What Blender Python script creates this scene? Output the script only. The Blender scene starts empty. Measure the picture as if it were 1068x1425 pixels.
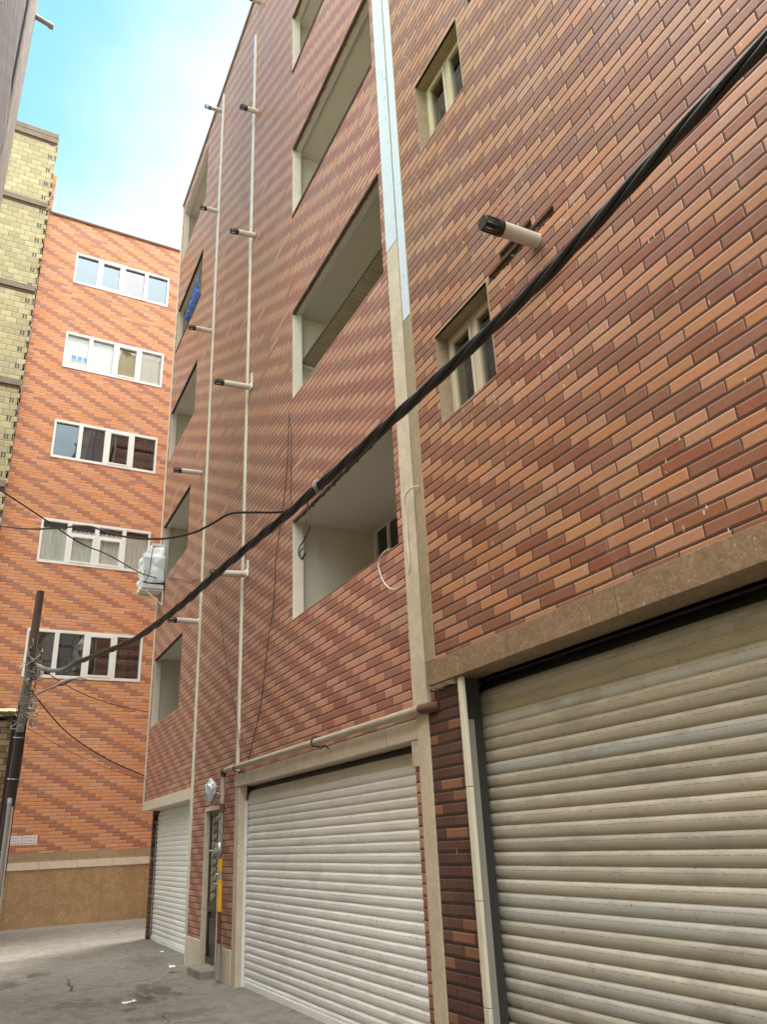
import bpy, bmesh, math, random
from mathutils import Vector, Matrix, noise as mnoise
rnd = random.Random(11)
scene = bpy.context.scene
COL = scene.collection
PI = math.pi

# ------------------------------------------------------------------ node helpers
class NT:
    def __init__(s, name):
        s.mat = bpy.data.materials.new(name); s.mat.use_nodes = True
        s.t = s.mat.node_tree; s.t.nodes.clear()
        s.out = s.t.nodes.new('ShaderNodeOutputMaterial')
    def n(s, typ, **kw):
        nd = s.t.nodes.new(typ)
        for k, v in kw.items(): setattr(nd, k, v)
        return nd
    def link(s, a, b): s.t.links.new(a, b)
    def put(s, sock, v):
        if isinstance(v, bpy.types.NodeSocket): s.link(v, sock)
        else: sock.default_value = v
    def m(s, op, a, b=0.0, c=None, clamp=False):
        nd = s.n('ShaderNodeMath', operation=op, use_clamp=clamp)
        s.put(nd.inputs[0], a); s.put(nd.inputs[1], b)
        if c is not None: s.put(nd.inputs[2], c)
        return nd.outputs[0]
    def mix(s, f, a, b, mode='MIX'):
        nd = s.n('ShaderNodeMix', data_type='RGBA', blend_type=mode)
        s.put(nd.inputs[0], f)
        for i, v in ((6, a), (7, b)):
            if isinstance(v, tuple) and len(v) == 3: v = (*v, 1)
            s.put(nd.inputs[i], v)
        return nd.outputs[2]
    def pos(s):
        g = s.n('ShaderNodeNewGeometry'); x = s.n('ShaderNodeSeparateXYZ')
        s.link(g.outputs['Position'], x.inputs[0])
        return g.outputs['Position'], x.outputs
    def vec(s, x, y, z=0.0):
        c = s.n('ShaderNodeCombineXYZ')
        for i, v in enumerate((x, y, z)): s.put(c.inputs[i], v)
        return c.outputs[0]
    def noise(s, v, scale=5, detail=3, rough=.5, dist=0.0):
        nd = s.n('ShaderNodeTexNoise')
        s.link(v, nd.inputs['Vector']); nd.inputs['Scale'].default_value = scale
        nd.inputs['Detail'].default_value = detail; nd.inputs['Roughness'].default_value = rough
        nd.inputs['Distortion'].default_value = dist
        return nd.outputs['Fac']
    def white(s, v):
        nd = s.n('ShaderNodeTexWhiteNoise', noise_dimensions='3D'); s.link(v, nd.inputs['Vector'])
        return nd.outputs['Value'], nd.outputs['Color']
    def ramp(s, f, lo, hi, a=0.0, b=1.0):
        nd = s.n('ShaderNodeMapRange', interpolation_type='SMOOTHSTEP')
        s.put(nd.inputs[0], f)
        for i, v in ((1, lo), (2, hi), (3, a), (4, b)): nd.inputs[i].default_value = v
        return nd.outputs[0]
    def hsv(s, c, h=.5, sat=1.0, v=1.0):
        nd = s.n('ShaderNodeHueSaturation')
        s.put(nd.inputs['Hue'], h); s.put(nd.inputs['Saturation'], sat); s.put(nd.inputs['Value'], v)
        s.put(nd.inputs['Color'], c); return nd.outputs[0]
    def scalev(s, v, sc):
        nd = s.n('ShaderNodeVectorMath', operation='MULTIPLY'); s.link(v, nd.inputs[0]); nd.inputs[1].default_value = sc
        return nd.outputs[0]
    def finish(s, color, rough=.7, metal=0.0, bump=None, bstr=.5, bdist=.01, spec=.5):
        p = s.n('ShaderNodeBsdfPrincipled')
        if isinstance(color, tuple) and len(color) == 3: color = (*color, 1)
        s.put(p.inputs['Base Color'], color); s.put(p.inputs['Roughness'], rough)
        s.put(p.inputs['Metallic'], metal); s.put(p.inputs['Specular IOR Level'], spec)
        if bump is not None:
            b = s.n('ShaderNodeBump'); b.inputs['Strength'].default_value = bstr; b.inputs['Distance'].default_value = bdist
            s.link(bump, b.inputs['Height']); s.link(b.outputs[0], p.inputs['Normal'])
        s.link(p.outputs[0], s.out.inputs[0]); return s.mat

def brick_mat(name, axis, w, h, shift, period, light, dark, mortar, u0=0.0, v0=0.0, jh=.010, jv=.006,
              var=.18, rough=.42, drips=0.0, flip=.03, allrand=None, spec=.5, joint_bump=.8, dirty=.25, huev=.010):
    s = NT(name); P, X = s.pos()
    U = X[axis]; V = X[2]
    # hand laid: courses and joints wander by a few millimetres
    wob = s.noise(P, 1.3, 2)
    V = s.m('ADD', V, s.m('MULTIPLY', s.m('SUBTRACT', wob, .5), .012))
    vv = s.m('DIVIDE', s.m('SUBTRACT', V, v0), h)
    row = s.m('FLOOR', vv)
    rj, _ = s.white(s.vec(row, 3.7, 1.1))
    p = s.m('ADD', s.m('DIVIDE', s.m('SUBTRACT', U, u0), w), s.m('MULTIPLY', row, shift))
    p = s.m('ADD', p, s.m('MULTIPLY', s.m('SUBTRACT', rj, .5), .10))
    c = s.m('FLOOR', p); fu = s.m('FRACT', p); fv = s.m('FRACT', vv)
    r1, rc = s.white(s.vec(c, row, 0.3)); r2, _ = s.white(s.vec(c, row, 7.7)); r3, _ = s.white(s.vec(c, row, 13.1))
    if allrand is None:
        k = s.m('FLOORED_MODULO', c, period); isd = s.m('LESS_THAN', k, .5)
        fl = s.m('LESS_THAN', r2, flip)
        isd = s.m('ABSOLUTE', s.m('SUBTRACT', isd, fl))
    else: isd = s.m('LESS_THAN', r2, allrand)
    col = s.mix(isd, light, dark)
    val = s.m('ADD', 1 - var, s.m('MULTIPLY', r1, 2 * var))
    hue = s.m('ADD', .5 - huev / 2, s.m('MULTIPLY', r3, huev))
    col = s.hsv(col, hue, s.m('ADD', .90, s.m('MULTIPLY', r2, .16)), val)
    fine = s.noise(P, 38, 4, .6)
    col = s.hsv(col, .5, 1.0, s.m('ADD', .80, s.m('MULTIPLY', fine, .4)))
    big = s.noise(P, .8, 4, .6)
    dust = s.m('MULTIPLY', s.ramp(big, .45, .75), dirty)
    col = s.mix(dust, col, (.33, .25, .18))
    edn = s.m('MULTIPLY', s.m('SUBTRACT', s.noise(P, 24, 2), .5), .006)
    jm = s.m('MAXIMUM', s.m('LESS_THAN', fu, s.m('ADD', jv / w, s.m('MULTIPLY', edn, .8))), s.m('LESS_THAN', fv, s.m('ADD', jh / h, s.m('MULTIPLY', edn, 5.0))))
    col = s.mix(jm, col, mortar)
    rgh = s.m('ADD', rough, s.m('MULTIPLY', fine, .22)); rgh = s.mix(jm, s.vec(rgh, rgh, rgh), (.9, .9, .9))
    if drips > 0:
        q = s.vec(s.m('MULTIPLY', U, 34.0), s.m('MULTIPLY', V, 9.0), 0.0)
        vn = s.n('ShaderNodeTexVoronoi', feature='F1'); s.link(q, vn.inputs['Vector']); vn.inputs['Scale'].default_value = 1.0
        cr, _ = s.white(vn.outputs['Color'])
        dn = s.noise(P, 60, 2)
        dm = s.m('LESS_THAN', vn.outputs['Distance'], s.m('MULTIPLY', dn, .30))
        area = s.ramp(s.noise(P, .9, 3), .40, .68)
        dm = s.m('MULTIPLY', dm, s.m('LESS_THAN', cr, s.m('MULTIPLY', area, drips)))
        col = s.mix(s.m('MULTIPLY', dm, .8), col, (.66, .58, .48))
        hz = s.ramp(s.noise(s.scalev(P, (1, 3.0, 1.2)), 1.1, 5, .65), .58, .85, 0, .25)
        col = s.mix(hz, col, (.50, .38, .29))
    ed = s.m('MULTIPLY', s.ramp(fv, jh / h, jh / h + .10), s.ramp(fv, .90, .998, 1, 0))
    ed = s.m('MULTIPLY', ed, s.m('MULTIPLY', s.ramp(fu, jv / w, jv / w + .02), s.ramp(fu, .98, .999, 1, 0)))
    ht = s.m('ADD', ed, s.m('MULTIPLY', s.m('SUBTRACT', r3, .5), s.m('MULTIPLY', fu, .5)))
    ht = s.m('ADD', ht, s.m('MULTIPLY', fine, .25))
    ht = s.m('ADD', ht, s.m('MULTIPLY', s.m('SUBTRACT', r1, .5), s.m('MULTIPLY', fv, .5)))
    return s.finish(col, rgh, bump=ht, bstr=joint_bump, bdist=.006, spec=spec)

def stone_mat(name, a, b, vein=None, scale=3.0, rough=.5, veins=.35, joint_axis=None, joint=.9, bump=.15, speck=0.0, vw=.035, dist=1.5):
    s = NT(name); P, X = s.pos()
    n1 = s.noise(P, scale, 5, .66, min(dist, .6)); n2 = s.noise(P, scale * 5, 4, .6)
    col = s.mix(s.ramp(n1, .3, .7), a, b)
    col = s.hsv(col, .5, 1, s.m('ADD', .78, s.m('MULTIPLY', n2, .44)))
    if vein:
        wn = s.noise(P, scale * 1.5, 6, .7, dist)
        v = s.m('ABSOLUTE', s.m('SUBTRACT', wn, .5)); v = s.ramp(v, 0.0, vw, 1, 0)
        col = s.mix(s.m('MULTIPLY', v, veins), col, vein)
    if joint_axis is not None:
        f = s.m('FRACT', s.m('DIVIDE', X[joint_axis], joint)); jm = s.m('LESS_THAN', f, .006 / joint)
        col = s.mix(jm, col, (.10, .08, .06))
    if speck:
        sp = s.m('LESS_THAN', s.noise(s.scalev(P, (1, 1, .4)), 70, 1), speck)
        col = s.mix(s.m('MULTIPLY', sp, .7), col, (.6, .52, .42))
    return s.finish(col, rough, bump=n2, bstr=bump, bdist=.01)

def plain_mat(name, c, rough=.6, metal=0.0, var=.25, scale=12, bump=.1, stain=None, stain_amt=.3, streak=1.0, spec=.5):
    s = NT(name); P, X = s.pos()
    n = s.noise(P, scale, 4, .6)
    col = s.hsv((*c, 1), .5, 1, s.m('ADD', 1 - var / 2, s.m('MULTIPLY', s.m('SUBTRACT', n, .25), var)))
    if stain:
        b = s.noise(s.scalev(P, (1, 1, 1 / streak)), 2.2, 5, .65)
        col = s.mix(s.ramp(b, .42, .72, 0, stain_amt), col, stain)
    return s.finish(col, s.m('ADD', rough - .1, s.m('MULTIPLY', n, .2)), metal, bump=n, bstr=bump, bdist=.005, spec=spec)

def glass_mat(name, refl, tint=(.9, .95, .95), gloss=(.9, .95, 1.0), rough=.03):
    s = NT(name); P, X = s.pos()
    lw = s.n('ShaderNodeLayerWeight'); lw.inputs['Blend'].default_value = .12
    f = s.m('ADD', refl, s.m('MULTIPLY', lw.outputs['Fresnel'], 1 - refl), clamp=True)
    g = s.n('ShaderNodeBsdfGlossy'); g.inputs['Color'].default_value = (*gloss, 1); g.inputs['Roughness'].default_value = rough
    b = s.n('ShaderNodeBump'); b.inputs['Strength'].default_value = .10; b.inputs['Distance'].default_value = .02
    s.link(s.noise(P, 2.2, 1), b.inputs['Height']); s.link(b.outputs[0], g.inputs['Normal'])
    t = s.n('ShaderNodeBsdfTransparent'); t.inputs['Color'].default_value = (*tint, 1)
    mx = s.n('ShaderNodeMixShader'); s.link(f, mx.inputs[0]); s.link(t.outputs[0], mx.inputs[1]); s.link(g.outputs[0], mx.inputs[2])
    s.link(mx.outputs[0], s.out.inputs[0]); return s.mat

def shutter_mat(name, top, bottom, z_mid, dust, pitch, rough=.42, slatvar=.22, cool=(.50, .53, .54), coolamt=.5, grime=.5):
    """painted steel slats: each with its own tone, a punched line a third down, settled dust, scuffs and specks"""
    s = NT(name); P, X = s.pos()
    n = s.noise(s.scalev(P, (1, .35, 1)), 5, 5, .65); f = s.noise(P, 55, 3, .6)
    zz = s.m('ADD', X[2], s.m('MULTIPLY', s.m('SUBTRACT', n, .5), 1.6))
    col = s.mix(s.ramp(zz, z_mid - .9, z_mid + .9), bottom, top)
    q = s.m('DIVIDE', X[2], pitch); sl = s.m('FLOOR', q); t = s.m('FRACT', q)
    r1, _ = s.white(s.vec(sl, 2.2, 5.1)); r2, _ = s.white(s.vec(sl, 8.2, 1.7))
    col = s.mix(s.m('MULTIPLY', s.m('GREATER_THAN', r2, .68), coolamt), col, cool)
    # dust lies on the upper third of every slat with a ragged lower edge
    blot = s.noise(s.vec(sl, s.m('MULTIPLY', X[1], 2.4), s.m('MULTIPLY', X[2], 14.0)), 1.6, 5, .7)
    up = s.ramp(s.m('ADD', t, s.m('MULTIPLY', s.m('SUBTRACT', blot, .5), .5)), .52, .66)
    col = s.mix(s.m('MULTIPLY', up, s.ramp(blot, .40, .62, .15, .75)), col, dust)
    col = s.mix(s.ramp(s.noise(s.scalev(P, (1, .8, 2.2)), 2.0, 6, .7), .50, .66, 0, grime), col, s.hsv(dust if isinstance(dust, bpy.types.NodeSocket) else (*dust, 1), .5, 1, .62))
    col = s.hsv(col, .5, 1, s.m('ADD', 1 - slatvar / 2, s.m('MULTIPLY', r1, slatvar)))
    col = s.hsv(col, .5, 1, s.m('ADD', .86, s.m('MULTIPLY', f, .28)))
    # punched line
    ln = s.m('LESS_THAN', s.m('ABSOLUTE', s.m('SUBTRACT', t, .64)), .018)
    ln = s.m('MULTIPLY', ln, s.ramp(s.noise(s.vec(sl, s.m('MULTIPLY', X[1], 9.0), 0.0), 3.0, 3), .40, .55, .1, .75))
    col = s.mix(ln, col, (.10, .088, .07))
    # specks, rust bites and short runs
    vo = s.n('ShaderNodeTexVoronoi', feature='F1'); s.link(s.vec(0.0, s.m('MULTIPLY', X[1], 16.0), s.m('MULTIPLY', X[2], 12.0)), vo.inputs['Vector']); vo.inputs['Scale'].default_value = 1
    cr, _ = s.white(vo.outputs['Color'])
    sp = s.m('MULTIPLY', s.m('LESS_THAN', vo.outputs['Distance'], s.m('MULTIPLY', f, .16)), s.m('LESS_THAN', cr, .22))
    col = s.mix(s.m('MULTIPLY', sp, .8), col, (.07, .055, .045))
    run = s.noise(s.vec(X[0], s.m('MULTIPLY', X[1], 60.0), s.m('MULTIPLY', X[2], 5.0)), 1.0, 2)
    col = s.mix(s.ramp(run, .70, .80, 0, .35), col, (.16, .135, .105))
    lt = s.noise(s.vec(4.0, s.m('MULTIPLY', X[1], 26.0), s.m('MULTIPLY', X[2], 9.0)), 1.0, 2)
    col = s.mix(s.ramp(lt, .75, .82, 0, .6), col, (.72, .68, .6))
    return s.finish(col, s.m('ADD', rough, s.m('MULTIPLY', n, .25)), bump=s.m('SUBTRACT', f, ln), bstr=.15, bdist=.004)

M = {}
M['brick_mid'] = brick_mat('brick_mid', 1, .341, .0845, -.5, 2, (.48, .228, .150), (.315, .125, .092), (.078, .034, .020), u0=6.196, v0=2.604, drips=.05, var=.10, jv=.004, huev=.014, rough=.32, spec=.6, jh=.011)
M['brick_near'] = brick_mat('brick_near', 1, .347, .0855, -.5, 2, (.405, .188, .098), (.245, .097, .056), (.050, .025, .015), u0=4.016, v0=3.700-.0855*11, drips=.34, jv=.007, var=.12, huev=.012, rough=.36, jh=.0125, flip=.05)
M['brick_pillar'] = brick_mat('brick_pillar', 1, .31, .0859, -.5, 2, (.24, .115, .07), (.105, .042, .033), (.030, .017, .012), u0=5.23, v0=2.079-.0859*20, allrand=.84, jh=.017, jv=.006, drips=.05, joint_bump=1.0, var=.12)
M['brick_far'] = brick_mat('brick_far', 0, .338, .0845, .5, 3, (.60, .265, .118), (.375, .155, .088), (.34, .14, .07), u0=.12, v0=.01, jh=.007, jv=.005, var=.08, rough=.55, dirty=.12, huev=.010)
M['block_yellow'] = brick_mat('block_yellow', 0, .30, .19, .5, 2, (.46, .415, .245), (.41, .365, .215), (.25, .21, .14), jh=.012, jv=.012, var=.13, rough=.85, flip=.2, spec=.2, joint_bump=1.0)
M['brick_old'] = brick_mat('brick_old', 0, .25, .115, .5, 2, (.34, .26, .15), (.25, .18, .10), (.10, .075, .05), jh=.014, jv=.012, var=.35, rough=.9, spec=.15, joint_bump=1.0)
M['grey_clad'] = brick_mat('grey_clad', 1, .62, .105, .5, 2, (.20, .195, .20), (.13, .13, .14), (.055, .055, .06), var=.3, rough=.7, spec=.3)
M['grey_clad_pale'] = brick_mat('grey_clad_pale', 1, .7, .16, .5, 2, (.30, .275, .25), (.24, .22, .205), (.14, .13, .12), var=.2, rough=.7, spec=.3)
M['marble'] = stone_mat('marble', (.42, .268, .125), (.345, .215, .10), (.60, .47, .31), 2.2, .42, .45, 0, 1.05, vw=.02, dist=.35)
M['marble_dark'] = stone_mat('marble_dark', (.37, .265, .15), (.32, .225, .125), (.5, .4, .26), 2.4, .5, .4, 0, .6, vw=.02, dist=.35)
M['marble_light'] = stone_mat('marble_light', (.72, .62, .47), (.62, .52, .38), (.75, .68, .56), 2.0, .5, .3, 0, .85, vw=.09)
M['marble_near'] = stone_mat('marble_near', (.255, .168, .103), (.19, .124, .075), (.40, .30, .20), 5.0, .5, .5, 1, 1.1, .3, .27)
M['stone_cream'] = stone_mat('stone_cream', (.66, .56, .45), (.57, .48, .385), (.70, .62, .52), 3.0, .55, .25, 1, 1.3, .2)
M['stone_trim'] = stone_mat('stone_trim', (.62, .525, .405), (.53, .445, .335), (.42, .34, .25), 4.0, .6, .25, None)
M['stone_trim_brown'] = stone_mat('stone_trim_brown', (.34, .26, .165), (.27, .205, .13), (.42, .34, .23), 6.0, .65, .3, None)
M['film'] = plain_mat('film', (.66, .72, .80), .3, .1, .12, 5, .15)
M['cream_paint'] = plain_mat('cream_paint', (.74, .69, .56), .5, 0, .2, 7, .15, (.36, .30, .21), .35, 3)
M['plaster'] = plain_mat('plaster', (.63, .57, .485), .85, 0, .16, 5, .1, (.43, .37, .30), .45, 2.5)
M['plaster_ceiling'] = plain_mat('plaster_ceiling', (.60, .57, .51), .85, 0, .12, 4, .08)
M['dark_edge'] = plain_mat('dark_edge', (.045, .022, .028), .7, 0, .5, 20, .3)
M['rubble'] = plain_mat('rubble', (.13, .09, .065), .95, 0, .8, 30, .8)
M['mortar_bed'] = plain_mat('mortar_bed', (.16, .11, .07), .95, 0, .9, 26, 1.0, (.05, .035, .025), .7)
M['pvc'] = plain_mat('pvc', (.60, .55, .46), .42, 0, .2, 8, .06, (.36, .31, .24), .45, 1)
M['pvc_grey'] = plain_mat('pvc_grey', (.33, .31, .28), .5, 0, .2, 8, .06, (.22, .2, .18), .4, 1)
M['black_plastic'] = plain_mat('black_plastic', (.018, .016, .016), .45, 0, .4, 20, .1)
M['blue_cap'] = plain_mat('blue_cap', (.05, .16, .33), .5, 0, .3, 20, .1)
M['gas_paint'] = plain_mat('gas_paint', (.46, .415, .33), .42, 0, .3, 9, .1, (.27, .17, .10), .35, 2)
M['gas_yellow'] = plain_mat('gas_yellow', (.82, .42, .015), .4, 0, .2, 14, .08)
M['rust'] = plain_mat('rust', (.16, .075, .045), .8, .2, .6, 22, .4)
M['steel'] = plain_mat('steel', (.45, .46, .47), .35, .8, .25, 14, .1)
M['dark_steel'] = plain_mat('dark_steel', (.035, .034, .033), .5, .5, .5, 16, .2)
M['iron_scroll'] = plain_mat('iron_scroll', (.42, .37, .26), .45, .3, .5, 20, .2)
M['door_sheet'] = plain_mat('door_sheet', (.05, .048, .045), .35, .2, .4, 8, .1, (.13, .12, .10), .5, 2)
M['drum'] = plain_mat('drum', (.028, .026, .025), .42, .2, .3, 10, .1)
M['upvc'] = plain_mat('upvc', (.78, .77, .74), .35, 0, .08, 4, .02, (.5, .46, .4), .25, 2)
M['upvc_beige'] = plain_mat('upvc_beige', (.52, .44, .31), .45, 0, .15, 10, .05, (.36, .28, .18), .35, 2)
M['glass_blue'] = glass_mat('glass_blue', .17, (.30, .38, .42), (.72, .86, .95))
M['glass_clear'] = glass_mat('glass_clear', .06, (.95, .97, .95))
M['glass_dark'] = glass_mat('glass_dark', .15, (.55, .55, .53))
M['glass_near'] = glass_mat('glass_near', .22, (.35, .38, .36), (.95, .95, .85))
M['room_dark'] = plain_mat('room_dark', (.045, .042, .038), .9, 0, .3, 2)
M['curtain'] = plain_mat('curtain', (.88, .88, .83), .9, 0, .08, 6)
M['curtain_beige'] = plain_mat('curtain_beige', (.62, .53, .36), .8, 0, .1, 6)
M['blue_sticker'] = plain_mat('blue_sticker', (.10, .35, .72), .5, 0, .05)
M['sh_mid'] = shutter_mat('sh_mid', (.68, .645, .575), (.86, .87, .88), 1.7, (.76, .735, .68), 2.185 / 25, slatvar=.14, cool=(.88, .90, .92), grime=.25)
M['sh_left'] = shutter_mat('sh_left', (.84, .83, .79), (.80, .79, .76), 1.7, (.78, .75, .69), 2.255 / 26, slatvar=.10, cool=(.84, .86, .88), grime=.2)
M['sh_near'] = shutter_mat('sh_near', (.43, .385, .30), (.45, .43, .385), 1.3, (.56, .515, .43), 2.521 / 29, slatvar=.36, cool=(.52, .54, .54), coolamt=.75, grime=.7)
M['cable'] = plain_mat('cable', (.012, .012, .014), .34, 0, .5, 30, .15, (.05, .045, .04), .3)
M['cable_dusty'] = plain_mat('cable_dusty', (.21, .19, .17), .8, 0, .5, 40, .4)
M['wire_grey'] = plain_mat('wire_grey', (.33, .31, .29), .6, 0, .3, 30)
M['wire_white'] = plain_mat('wire_white', (.62, .58, .50), .45, 0, .15, 30)
M['wood_pole'] = plain_mat('wood_pole', (.075, .045, .028), .85, 0, .8, 9, .6, (.16, .11, .07), .6, 8)
M['wood_old'] = plain_mat('wood_old', (.20, .14, .09), .9, 0, .6, 12, .5)
M['straw'] = plain_mat('straw', (.42, .34, .21), .95, 0, .7, 18, .7)
M['concrete'] = plain_mat('concrete', (.30, .275, .235), .9, 0, .45, 7, .4, (.16, .14, .11), .5)
M['slab'] = plain_mat('slab', (.24, .20, .15), .9, 0, .5, 6, .4, (.13, .09, .06), .5)
M['tarp_white'] = plain_mat('tarp_white', (.74, .77, .78), .45, 0, .10, 3, .1, (.55, .60, .60), .3)
M['tarp_blue'] = plain_mat('tarp_blue', (.035, .13, .55), .5, 0, .3, 6, .1)
M['foil'] = plain_mat('foil', (.62, .66, .68), .22, .35, .4, 14, .5)
M['sign_white'] = plain_mat('sign_white', (.78, .72, .70), .6, 0, .1, 9)
M['ink'] = plain_mat('ink', (.14, .08, .10), .7, 0, .2, 9)
M['paper'] = plain_mat('paper', (.8, .8, .8), .7, 0, .1, 9)
M['corrugated'] = plain_mat('corrugated', (.40, .34, .24), .7, 0, .3, 8, .1)

def ground_mat():
    s = NT('ground'); P, X = s.pos()
    n1 = s.noise(P, .45, 6, .6); n2 = s.noise(P, 3.2, 6, .65, .4); n3 = s.noise(P, 22, 6, .78)
    col = s.mix(s.ramp(n1, .32, .68), (.17, .160, .142), (.225, .212, .184))
    col = s.mix(s.ramp(n2, .50, .74, 0, .6), col, (.12, .112, .098))
    n4 = s.noise(s.scalev(P, (1, .7, 1)), 8.5, 6, .72)
    col = s.mix(s.ramp(n4, .52, .66, 0, .45), col, (.31, .285, .24)); col = s.mix(s.ramp(n4, .34, .46, .5, 0), col, (.095, .088, .078))
    col = s.mix(s.ramp(s.noise(s.scalev(P, (.6, 1.8, 1)), 1.3, 5, .6), .55, .75, 0, .5), col, (.30, .265, .205))
    col = s.hsv(col, .5, 1, s.m('ADD', .70, s.m('MULTIPLY', n3, .6)))
    # old oil and water stains
    for (cx, cy, rx, ry, k) in ((2.42, 11.55, .34, .75, .85), (2.15, 10.9, .22, .4, .7), (1.25, 14.3, .16, .55, .8), (.8, 13.6, .2, .5, .7), (1.5, 11.2, .5, .35, .5), (2.3, 9.8, .5, .3, .5), (1.1, 9.6, .6, .4, .45), (2.9, 14.6, .35, 1.0, .45)):
        dx = s.m('DIVIDE', s.m('SUBTRACT', X[0], cx), rx); dy = s.m('DIVIDE', s.m('SUBTRACT', X[1], cy), ry)
        d = s.m('SQRT', s.m('ADD', s.m('MULTIPLY', dx, dx), s.m('MULTIPLY', dy, dy)))
        d = s.m('ADD', d, s.m('MULTIPLY', s.m('SUBTRACT', s.noise(s.scalev(P, (2.2, .8, 1)), 3.0, 6, .7), .5), 4.2))
        col = s.mix(s.ramp(d, .35, 1.15, k * .8, 0), col, (.06, .052, .042))
    vo = s.n('ShaderNodeTexVoronoi', feature='DISTANCE_TO_EDGE'); vo.inputs['Scale'].default_value = .55
    off = s.n('ShaderNodeVectorMath', operation='ADD'); s.link(P, off.inputs[0])
    s.link(s.vec(s.m('MULTIPLY', n2, .16), s.m('MULTIPLY', n1, .3), 0.0), off.inputs[1]); s.link(off.outputs[0], vo.inputs['Vector'])
    cr = s.m('MULTIPLY', s.ramp(vo.outputs['Distance'], .002, .008, 1, 0), s.ramp(n1, .50, .58))
    col = s.mix(s.m('MULTIPLY', cr, .85), col, (.04, .035, .03))
    ht = s.m('SUBTRACT', s.m('ADD', s.m('MULTIPLY', n2, .8), s.m('MULTIPLY', n3, .35)), cr)
    return s.finish(col, s.m('ADD', .72, s.m('MULTIPLY', n2, .2)), bump=ht, bstr=.6, bdist=.02, spec=.35)
M['ground'] = ground_mat()

# ------------------------------------------------------------------ mesh helpers
class MB:
    def __init__(s): s.v = []; s.f = []; s.sm = []
    def add(s, vs, fs, smooth=False):
        b = len(s.v); s.v += [tuple(v) for v in vs]
        for f in fs: s.f.append([i + b for i in f]); s.sm.append(smooth)
        return s
    def quad(s, a, b, c, d): return s.add([a, b, c, d], [(0, 1, 2, 3)])
    def box(s, x0, x1, y0, y1, z0, z1):
        vs = [(x, y, z) for x in (x0, x1) for y in (y0, y1) for z in (z0, z1)]
        return s.add(vs, [(0, 1, 3, 2), (4, 6, 7, 5), (0, 4, 5, 1), (2, 3, 7, 6), (0, 2, 6, 4), (1, 5, 7, 3)])
    def obox(s, o, ax, ay, az):
        o, ax, ay, az = map(Vector, (o, ax, ay, az))
        vs = [o + ax * i + ay * j + az * k for i in (0, 1) for j in (0, 1) for k in (0, 1)]
        return s.add(vs, [(0, 1, 3, 2), (4, 6, 7, 5), (0, 4, 5, 1), (2, 3, 7, 6), (0, 2, 6, 4), (1, 5, 7, 3)])
    def tube(s, path, r, n=10, cap=True, smooth=True):
        P = [Vector(p) for p in path]; R = r if isinstance(r, (list, tuple)) else [r] * len(P)
        t0 = (P[1] - P[0]).normalized(); up = Vector((0, 0, 1)) if abs(t0.z) < .9 else Vector((1, 0, 0))
        a = t0.cross(up).normalized(); vs = []; fs = []
        for i, p in enumerate(P):
            t = (P[min(i + 1, len(P) - 1)] - P[max(i - 1, 0)]).normalized()
            a = (a - t * a.dot(t)).normalized(); b = t.cross(a)
            for k in range(n):
                an = 2 * PI * k / n; vs.append(p + (a * math.cos(an) + b * math.sin(an)) * R[i])
        for i in range(len(P) - 1):
            for k in range(n):
                k2 = (k + 1) % n; fs.append((i * n + k, i * n + k2, (i + 1) * n + k2, (i + 1) * n + k))
        s.add(vs, fs, smooth)
        if cap:
            s.add(vs[:n], [tuple(range(n))]); s.add(vs[-n:], [tuple(range(n))])
        return s
    def sheet(s, fn, nu, nv, smooth=True):
        vs = [fn(i / nu, j / nv) for i in range(nu + 1) for j in range(nv + 1)]
        fs = [(i * (nv + 1) + j, (i + 1) * (nv + 1) + j, (i + 1) * (nv + 1) + j + 1, i * (nv + 1) + j + 1) for i in range(nu) for j in range(nv)]
        return s.add(vs, fs, smooth)
    def wall(s, fn, u0, u1, v0, v1, holes=()):
        us = sorted({u0, u1} | {min(max(h[i], u0), u1) for h in holes for i in (0, 1)})
        vs = sorted({v0, v1} | {min(max(h[i], v0), v1) for h in holes for i in (2, 3)})
        for a, b in zip(us, us[1:]):
            for c, d in zip(vs, vs[1:]):
                if b - a < 1e-6 or d - c < 1e-6: continue
                mu, mv = (a + b) / 2, (c + d) / 2
                if any(h[0] < mu < h[1] and h[2] < mv < h[3] for h in holes): continue
                s.quad(fn(a, c), fn(b, c), fn(b, d), fn(a, d))
        return s
    def build(s, name, mat, parent=None, bevel=0.0, sub=0):
        me = bpy.data.meshes.new(name)
        o = Vector(parent['_b']) if parent is not None and '_b' in parent else Vector((0, 0, 0))
        me.from_pydata([tuple(Vector(v) - o) for v in s.v], [], s.f); me.update()
        bm = bmesh.new(); bm.from_mesh(me); bmesh.ops.recalc_face_normals(bm, faces=bm.faces)
        bm.to_mesh(me); bm.free()
        me.polygons.foreach_set('use_smooth', s.sm)
        me.materials.append(M[mat] if isinstance(mat, str) else mat)
        ob = bpy.data.objects.new(name, me); COL.objects.link(ob)
        if parent is not None:
            ob.parent = parent
            if '_b' in parent: ob['_b'] = list(o)
        if bevel:
            md = ob.modifiers.new('bevel', 'BEVEL'); md.width = bevel; md.segments = 2; md.limit_method = 'ANGLE'
        if sub:
            md = ob.modifiers.new('sub', 'SUBSURF'); md.levels = sub; md.render_levels = sub
        return ob

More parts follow.
